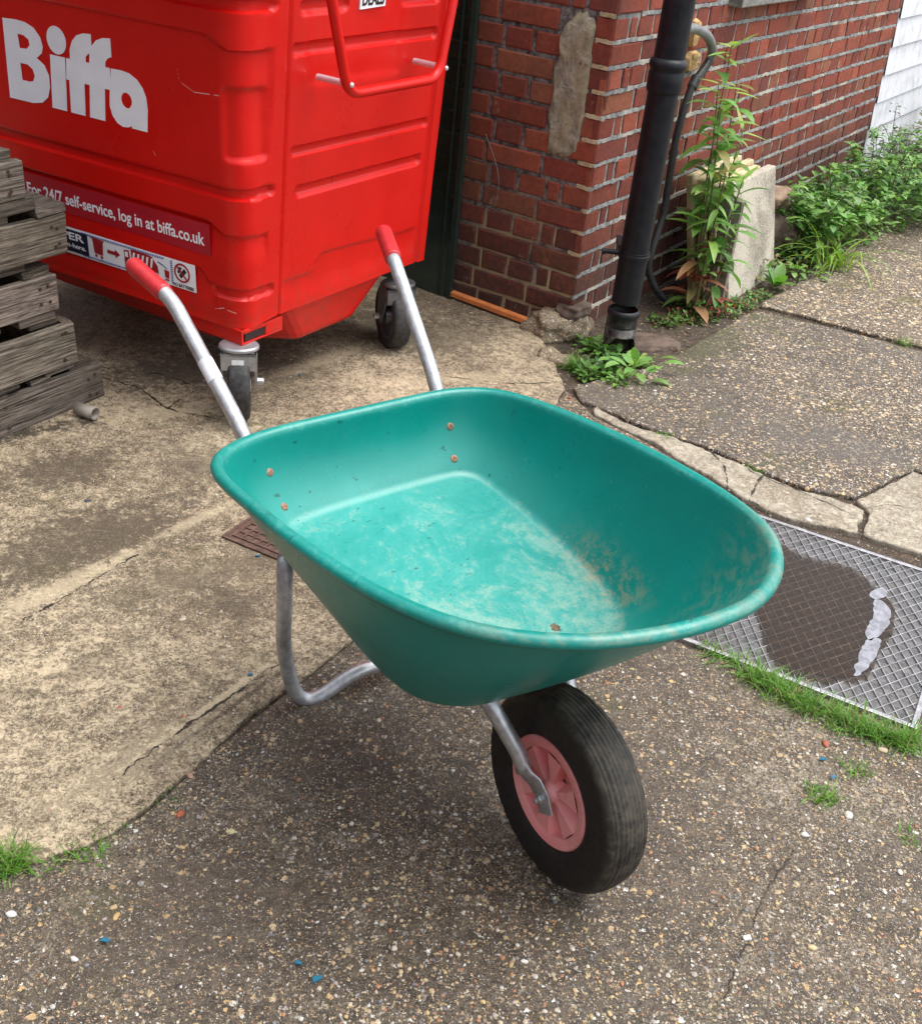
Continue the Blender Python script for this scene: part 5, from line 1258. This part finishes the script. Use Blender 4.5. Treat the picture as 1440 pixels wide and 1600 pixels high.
# ------------------------------------------------------------------ plants
t = NT('leaf'); vc = t.vcol(); f, _ = t.noise(40, 4, .6)
c = t.mix(t.mapr(f, .35, .65, 0, .4), vc, t.mix(1.0, vc, (.55, .62, .45), 'MULTIPLY'))
m_leaf = t.out(c, .45, spec=.4)
trn = t.n('ShaderNodeBsdfTranslucent'); t.l(t.mix(1.0, c, (1.5, 1.7, .8), 'MULTIPLY'), trn.inputs[0]); mx = t.n('ShaderNodeMixShader'); mx.inputs[0].default_value = .28
t.l(t.b.outputs[0], mx.inputs[1]); t.l(trn.outputs[0], mx.inputs[2]); t.l(mx.outputs[0], t.t.nodes['Material Output'].inputs[0])
m_stem = plain('plant_stem', (.12, .10, .04), .6, 0, .3, 60)
m_stemg = plain('green_stem', (.10, .15, .04), .6, 0, .3, 60)
def leaf(mb, base, d, L, Wd, droop, col, fold=.25, shape='lance', upv=Vector((0, 0, 1)), nseg=5):
    d = d.normalized(); sd_ = d.cross(upv)
    if sd_.length < .01: sd_ = Vector((1, 0, 0))
    sd_.normalize(); nn = sd_.cross(d).normalized(); vs = []
    p = base.copy(); dd = d.copy()
    for k in range(nseg + 1):
        q = k / nseg
        wv_ = {'lance': math.sin(math.pi * min(1, q * .93 + .07) ** .8) ** .8, 'grass': (1 - q) ** .6 * (.6 + .4 * min(1, q * 5)), 'round': math.sin(math.pi * min(1, q ** .75)) ** .6, 'oval': math.sin(math.pi * q ** .85) ** .7}[shape] * Wd / 2
        if k == nseg: wv_ = 0.0004
        s_ = dd.cross(upv); s_ = s_.normalized() if s_.length > .05 else sd_; n_ = s_.cross(dd).normalized()
        vs += [p - s_ * wv_ + n_ * wv_ * fold, p, p + s_ * wv_ + n_ * wv_ * fold]
        p = p + dd * (L / nseg); dd = (dd + Vector((0, 0, -1)) * droop / nseg).normalized()
    fs = []
    for k in range(nseg): a = k * 3; fs += [(a, a + 1, a + 4, a + 3), (a + 1, a + 2, a + 5, a + 4)]
    mb.add(vs, fs, col)
def gcol(base, v=.25):
    k = U(1 - v, 1 + v); return (base[0] * k * U(.85, 1.15), base[1] * k, base[2] * k * U(.8, 1.2))
LG, MG, DG, YG = (.21, .38, .10), (.13, .27, .06), (.06, .14, .04), (.30, .44, .11)
def tall_weed(name, base, tops, label):
    r_ = empty(name, base, 0, label, 'weed'); ml = MB(); ms = MB()
    for (tp, bs, bare) in tops:
        b0_ = Vector(bs); t1 = Vector(tp); mid_ = b0_.lerp(t1, .5) + Vector((U(-.015, .02), U(-.02, .02), 0)); path = spline([b0_, mid_, t1], 14)
        ms.tube(path, [.0050 * (1 - .7 * k / (len(path) - 1)) for k in range(len(path))], 7)
        H = (t1 - b0_).length; n_ = int(H / .013); az = U(0, 6)
        for k in range(n_):
            q = k / n_; 
            if q < bare or R() < (.62 if q < .5 else .34): continue
            p = path[min(len(path) - 1, int(q * (len(path) - 1)))].lerp(path[min(len(path) - 1, int(q * (len(path) - 1)) + 1)], (q * (len(path) - 1)) % 1)
            az += 2.4 + U(-.4, .4); el = U(-.25, .75) + .7 * max(0, q - .85) * 5 * .35
            d = Vector((math.cos(az) * math.cos(el), math.sin(az) * math.cos(el), math.sin(el)))
            L = U(.09, .17) * (1 - .35 * max(0, q - .65) / .35)
            col = gcol(LG if R() < .7 else MG, .25)
            if q < .30 and R() < .65: col = random.choice([(.36, .08, .05), (.42, .16, .10), (.30, .06, .05), (.40, .22, .12)])
            elif q > .9: col = gcol(YG, .15)
            if R() < .06: col = (.30, .26, .10)
            leaf(ml, p, d, L, L * U(.20, .34), U(.5, 1.4) if q < .9 else .2, col, .25)
    ms.build('stem', m_stem, r_, smooth=True); ml.build('leaves', m_leaf, r_, smooth=True)
    return r_
wb0 = G(1072, 452); lc = lambda s_, n_, z: rw(s_, n_, z) - wb0
# stems rise along the wall between pipe and slabs
tall_weed('willowherb', wb0, [(lc(.66, .13, .93), lc(.60, .20, 0), .10), (lc(.53, .16, .82), lc(.585, .21, 0), .05), (lc(.76, .14, .80), lc(.61, .22, 0), .12), (lc(.82, .18, .64), lc(.62, .20, 0), .1), (lc(.60, .16, .72), lc(.57, .20, 0), .1), (lc(.57, .24, .52), lc(.57, .23, 0), 0), (lc(.68, .27, .50), lc(.60, .24, 0), .0), (lc(.62, .30, .34), lc(.59, .26, 0), 0)],
          'tall leafy green weed with reddish lower leaves growing between the downpipe and the leaning slabs')
def rosette(name, p, n_, L, wr, base, label, cat='weed', shape='lance', el=(.2, 1.0), droop=(.4, 1.2), group=None, red=0, flowers=0, stems=False, spread=.01):
    ml = MB()
    for k in range(n_):
        az = U(0, 6.28); e = U(*el); d = Vector((math.cos(az) * math.cos(e), math.sin(az) * math.cos(e), math.sin(e)))
        b = Vector((U(-spread, spread), U(-spread, spread), 0)); l_ = L * U(.6, 1.1)
        c_ = gcol(base) if R() > red else random.choice([(.30, .05, .05), (.38, .12, .09)])
        if stems:
            e2 = b + d * l_ * U(.3, 1.6) ; ml.tube([b, b.lerp(e2, .5) + Vector((0, 0, .01)), e2], .0011, 4, col=(.10, .12, .04)); b = e2
            d = (d + Vector((U(-.6, .6), U(-.6, .6), U(-.4, .4)))).normalized()
        leaf(ml, b, d, l_, l_ * wr, U(*droop), c_, .2, shape, nseg=4)
    o = ml.build(name, m_leaf, smooth=True); o.location = p; tag(o, label, cat, group)
    return o
def grass(name, pts, n_, L, label, z=0, base=(.12, .26, .035), kind=None, cat='grass tuft', group=None, w_=.0032):
    ml = MB(); o0 = pts[0]
    for k in range(n_):
        a = random.choice(pts) if len(pts) == 1 else pts[(i := random.randrange(len(pts) - 1))].lerp(pts[i + 1], R())
        rad = .03 * R() ** .5 * (1 if len(pts) == 1 else .9 + .6 * noise.noise(a * 14)); an = U(0, 6.28); b = a - o0 + Vector((math.cos(an) * rad, math.sin(an) * rad, 0))
        az = U(0, 6.28); e = U(.15, 1.35); d = Vector((math.cos(az) * math.cos(e), math.sin(az) * math.cos(e), math.sin(e))); l_ = L * U(.3, 1.2)
        if len(pts) > 1 and noise.noise(a * 17 + Vector((0, 0, 3))) < -.18 + .3 * (R() - .5): continue
        leaf(ml, b, d, l_, w_ * U(.6, 1.2), U(.3, 1.9), gcol(base, .35) if R() > .08 else (.30, .26, .12), .3, 'grass', nseg=4)
    o = ml.build(name, m_leaf, smooth=True); o.location = o0 + Vector((0, 0, z)); tag(o, label, None if kind else cat, group, kind); return o
gp = pxs((1125, 1028), (1160, 1050), (1205, 1075), (1250, 1098), (1300, 1120), (1345, 1140), (1390, 1158), (1440, 1165), (1500, 1180))
grass('grass_strip', gp, 2500, .060, 'strip of short bright grass along the lower edge of the steel plate', -.006, kind='stuff')
grass('grass_strip', gp[5:], 900, .045, 'denser bright grass at the right end of the strip below the steel plate', -.006, kind='stuff')
for px, py, n_, L, lb in ((1285, 1245, 150, .035, 'small grass tuft right of the wheel below the strip'), (1335, 1205, 90, .030, 'thin grass tuft between the strip and the small tuft'), (1425, 1310, 60, .028, 'sparse grass tuft at the right edge of the foreground'),
                          (12, 1350, 330, .050, 'grass tuft at the left edge below the cream slab'), (135, 1333, 70, .032, 'small green sprig right of the grass tuft on the slab edge'), (92, 1340, 60, .026, 'tiny sprig between the left tuft and the sprig on the slab edge'), (178, 1306, 45, .020, 'tiny weed on the slab edge left of centre'), (258, 1250, 40, .016, 'smallest weed on the curving slab edge'),
                          (1040, 684, 120, .022, 'flat green tuft in the joint above the tray rim'), (1178, 730, 90, .018, 'green tuft in the joint above the pale kerb strip'), (1415, 535, 80, .028, 'green tuft in the far path joint at the right edge'),
                          (898, 572, 260, .055, 'grass tuft beside the crumbled concrete left of the downpipe shoe'), (1105, 1012, 60, .022, 'tiny tuft at the corner of the steel plate')):
    grass('grass_tuft', [G(px, py)], n_, L, lb, -.004, group='grass tufts in the joints', w_=.0030)
# weeds round the pipe foot
for px, py, n_, L, wr, base, lb, shp in ((950, 560, 60, .030, .75, MG, 'round leaved weed in front of the downpipe shoe', 'round'), (990, 585, 18, .080, .45, LG, 'broad pale green leaves at the tip of the soil patch', 'oval'), (925, 590, 70, .032, .7, MG, 'small leafy weed left of the broad leaves below the shoe', 'round'),
                                         (965, 598, 60, .028, .6, LG, 'low feathery weed at the bottom of the soil patch', 'lance'), (925, 548, 60, .032, .7, MG, 'green weed between the concrete lumps and the shoe', 'round'), (945, 578, 40, .034, .8, DG, 'dark ivy like leaves in the soil patch below the shoe', 'round'), (1000, 572, 60, .024, .6, YG, 'bright ferny weed right of the shoe', 'lance')):
    rosette('small_weed', G(px, py, -.011), n_, L, wr, base, lb, shape=shp, stems=True, spread=.03, group='small weeds by the downpipe')
# low growth between hose and slabs
bank = [(1035, 505), (1070, 500), (1100, 495), (1130, 490), (1160, 478), (1065, 475), (1095, 470), (1120, 478), (1185, 465), (1085, 485), (1140, 475)]
for k, (px, py) in enumerate(bank):
    rosette('ground_weed', G(px, py, -.011), 70, .020, .5, LG if k % 2 else MG, 'low sprawling green and red weeds at the foot of the leaning slabs', stems=True, spread=.05, red=.22 if k % 3 else .05, group='weeds at the foot of the slabs')
o = rosette('red_succulent', G(1120, 490), 40, .020, .5, (.25, .03, .05), 'dark red leafed plant at the foot of the leaning slabs', red=1.0, shape='oval', spread=.03, stems=True)
rosette('dock_plant', G(1210, 448), 9, .115, .42, MG, 'dock plant with broad green leaves at the right corner of the front paving slab', 'dock', 'oval', (.5, 1.3), (.3, .9))
rosette('dock_plant', G(1255, 430), 26, .05, .5, LG, 'leafy weed right of the dock at the edge of the path', 'weed', 'oval', (.2, 1.2), stems=True, spread=.05)
# sedge
sg = MB()
p0 = G(1290, 420)
for k in range(42):
    az = U(0, 6.28); e = U(.7, 1.4); d = Vector((math.cos(az) * math.cos(e), math.sin(az) * math.cos(e), math.sin(e)))
    leaf(sg, Vector((U(-.05, .12), U(-.03, .10), 0)), d, U(.20, .40), U(.010, .018), U(1.3, 2.6), gcol((.20, .33, .05), .2), .3, 'grass', nseg=8)
o = sg.build('sedge_clump', m_leaf, smooth=True); o.location = p0; tag(o, 'arching bright green sedge clump at the edge of the far path', 'sedge')
# bushes along the wall
def bush(loc_, rx, ry, h, n_, base, label, lsz=.035, shape='oval', flowers=0, fcol=(.6, .25, .45), name='bramble_bush', cat='bush'):
    r_ = empty(name, loc_, math.atan2(DR.y, DR.x), label, cat, None); ml = MB(); ms = MB(); mf = MB()
    ns = max(8, n_ // 26); stems = []
    for k in range(ns):
        an = U(0, 6.28); rr = R() ** .5; b = Vector((math.cos(an) * rx * rr * .8, math.sin(an) * ry * rr * .8, 0))
        tpt = Vector((b.x + U(-.12, .12), b.y + U(-.14, .10), h * U(.45, 1.05) * (1 - .45 * rr * rr))); md = b.lerp(tpt, .5) + Vector((U(-.03, .03), U(-.03, .03), .04)); pth = spline([b, md, tpt, tpt + Vector((U(-.09, .09), U(-.12, .05), U(-.06, .03)))], 5)
        stems.append(pth); ms.tube(pth, .0022, 5)
    for k in range(n_):
        pth = random.choice(stems); q = R() ** .7; p = pth[int(q * (len(pth) - 1))] + Vector((U(-.03, .03), U(-.03, .03), U(-.02, .02)))
        az = U(0, 6.28); e = U(-.3, .8); d = Vector((math.cos(az) * math.cos(e), math.sin(az) * math.cos(e), math.sin(e)))
        l_ = lsz * U(.6, 1.3); leaf(ml, p, d, l_, l_ * (.6 if shape == 'oval' else .3), U(.2, 1.2), gcol(base if R() > .25 else LG, .35), .2, shape, nseg=3)
    for k in range(flowers):
        pth = random.choice(stems); p = pth[-1] + Vector((U(-.05, .05), U(-.05, .05), U(0, .04)))
        for j in range(5):
            az = j * 1.257 + U(-.2, .2); leaf(mf, p, Vector((math.cos(az), math.sin(az), .5)), .009, .007, .3, fcol, .1, 'round', nseg=2)
    ms.build('stem', m_stemg, r_, smooth=True); ml.build('leaves', m_leaf, r_, smooth=True)
    if flowers: mf.build('flowers', m_leaf, r_)['kind'] = 'stuff'
    return r_
bush(rw(1.58, .26, .0), .20, .16, .34, 700, MG, 'mid green leafy shrub just behind the leaning slabs', .05)
bush(rw(2.02, .28, .0), .28, .24, .34, 950, MG, 'green shrub on the bank below the middle of the right wall', .045)
bush(rw(2.6, .38, .0), .38, .34, .40, 1500, MG, 'wide tangled shrub halfway along the right brick wall', .042, flowers=6)
bush(rw(3.1, .75, .0), .38, .32, .34, 1400, DG, 'dark green shrub beside the far end of the path', .042, flowers=8)
bush(rw(3.35, .30, .0), .40, .30, .42, 1400, (.10, .11, .045), 'straggly brownish shrub with pink flowers at the end of the brick wall', .030, flowers=40, fcol=(.55, .18, .40))
bush(rw(4.0, .9, .0), .55, .45, .42, 1700, DG, 'large dark shrub at the right edge before the white boards', .045, flowers=10)
bush(rw(4.3, .35, .0), .5, .35, .50, 1300, (.12, .12, .06), 'dry twiggy shrub with small pale flowers in front of the white boards', .028, flowers=70, fcol=(.62, .45, .55))
bush(rw(5.2, .9, .0), .6, .6, .48, 900, MG, 'farthest green shrub beyond the path end', .05, flowers=10)
ml = MB()
for k in range(2300):
    s_ = U(1.05, 4.6); nmax = .33 + .17 * (s_ - 1.2); p = rw(s_, U(.03, max(.2, nmax)), U(-.01, .05 + .05 * R())); az = U(0, 6.28); e = U(-.2, 1.2)
    leaf(ml, p, Vector((math.cos(az) * math.cos(e), math.sin(az) * math.cos(e), math.sin(e))), U(.018, .05), U(.010, .022), U(.2, 1.5), gcol(random.choice([MG, MG, DG, LG, (.16, .16, .06), (.22, .16, .08)]), .35), .2, 'oval', nseg=3)
o = ml.build('ground_cover', m_leaf, smooth=True); tag(o, 'low tangled weeds covering the bank along the right brick wall', kind='stuff')
# scattered leaf litter on the soil
ml = MB()
for k in range(420):
    p = rw(U(-.12, 2.4), U(.08, .42), -.008); az = U(0, 6.28); leaf(ml, p, Vector((math.cos(az), math.sin(az), U(0, .3))), U(.010, .028), U(.005, .012), U(-.2, .6), random.choice([(.12, .07, .035), (.20, .12, .06), (.30, .22, .12), (.07, .045, .03), (.35, .30, .22)]), .1, 'oval', nseg=2)
o = ml.build('leaf_litter', m_leaf); tag(o, 'dead leaves and bits scattered on the soil strip along the wall', kind='stuff')
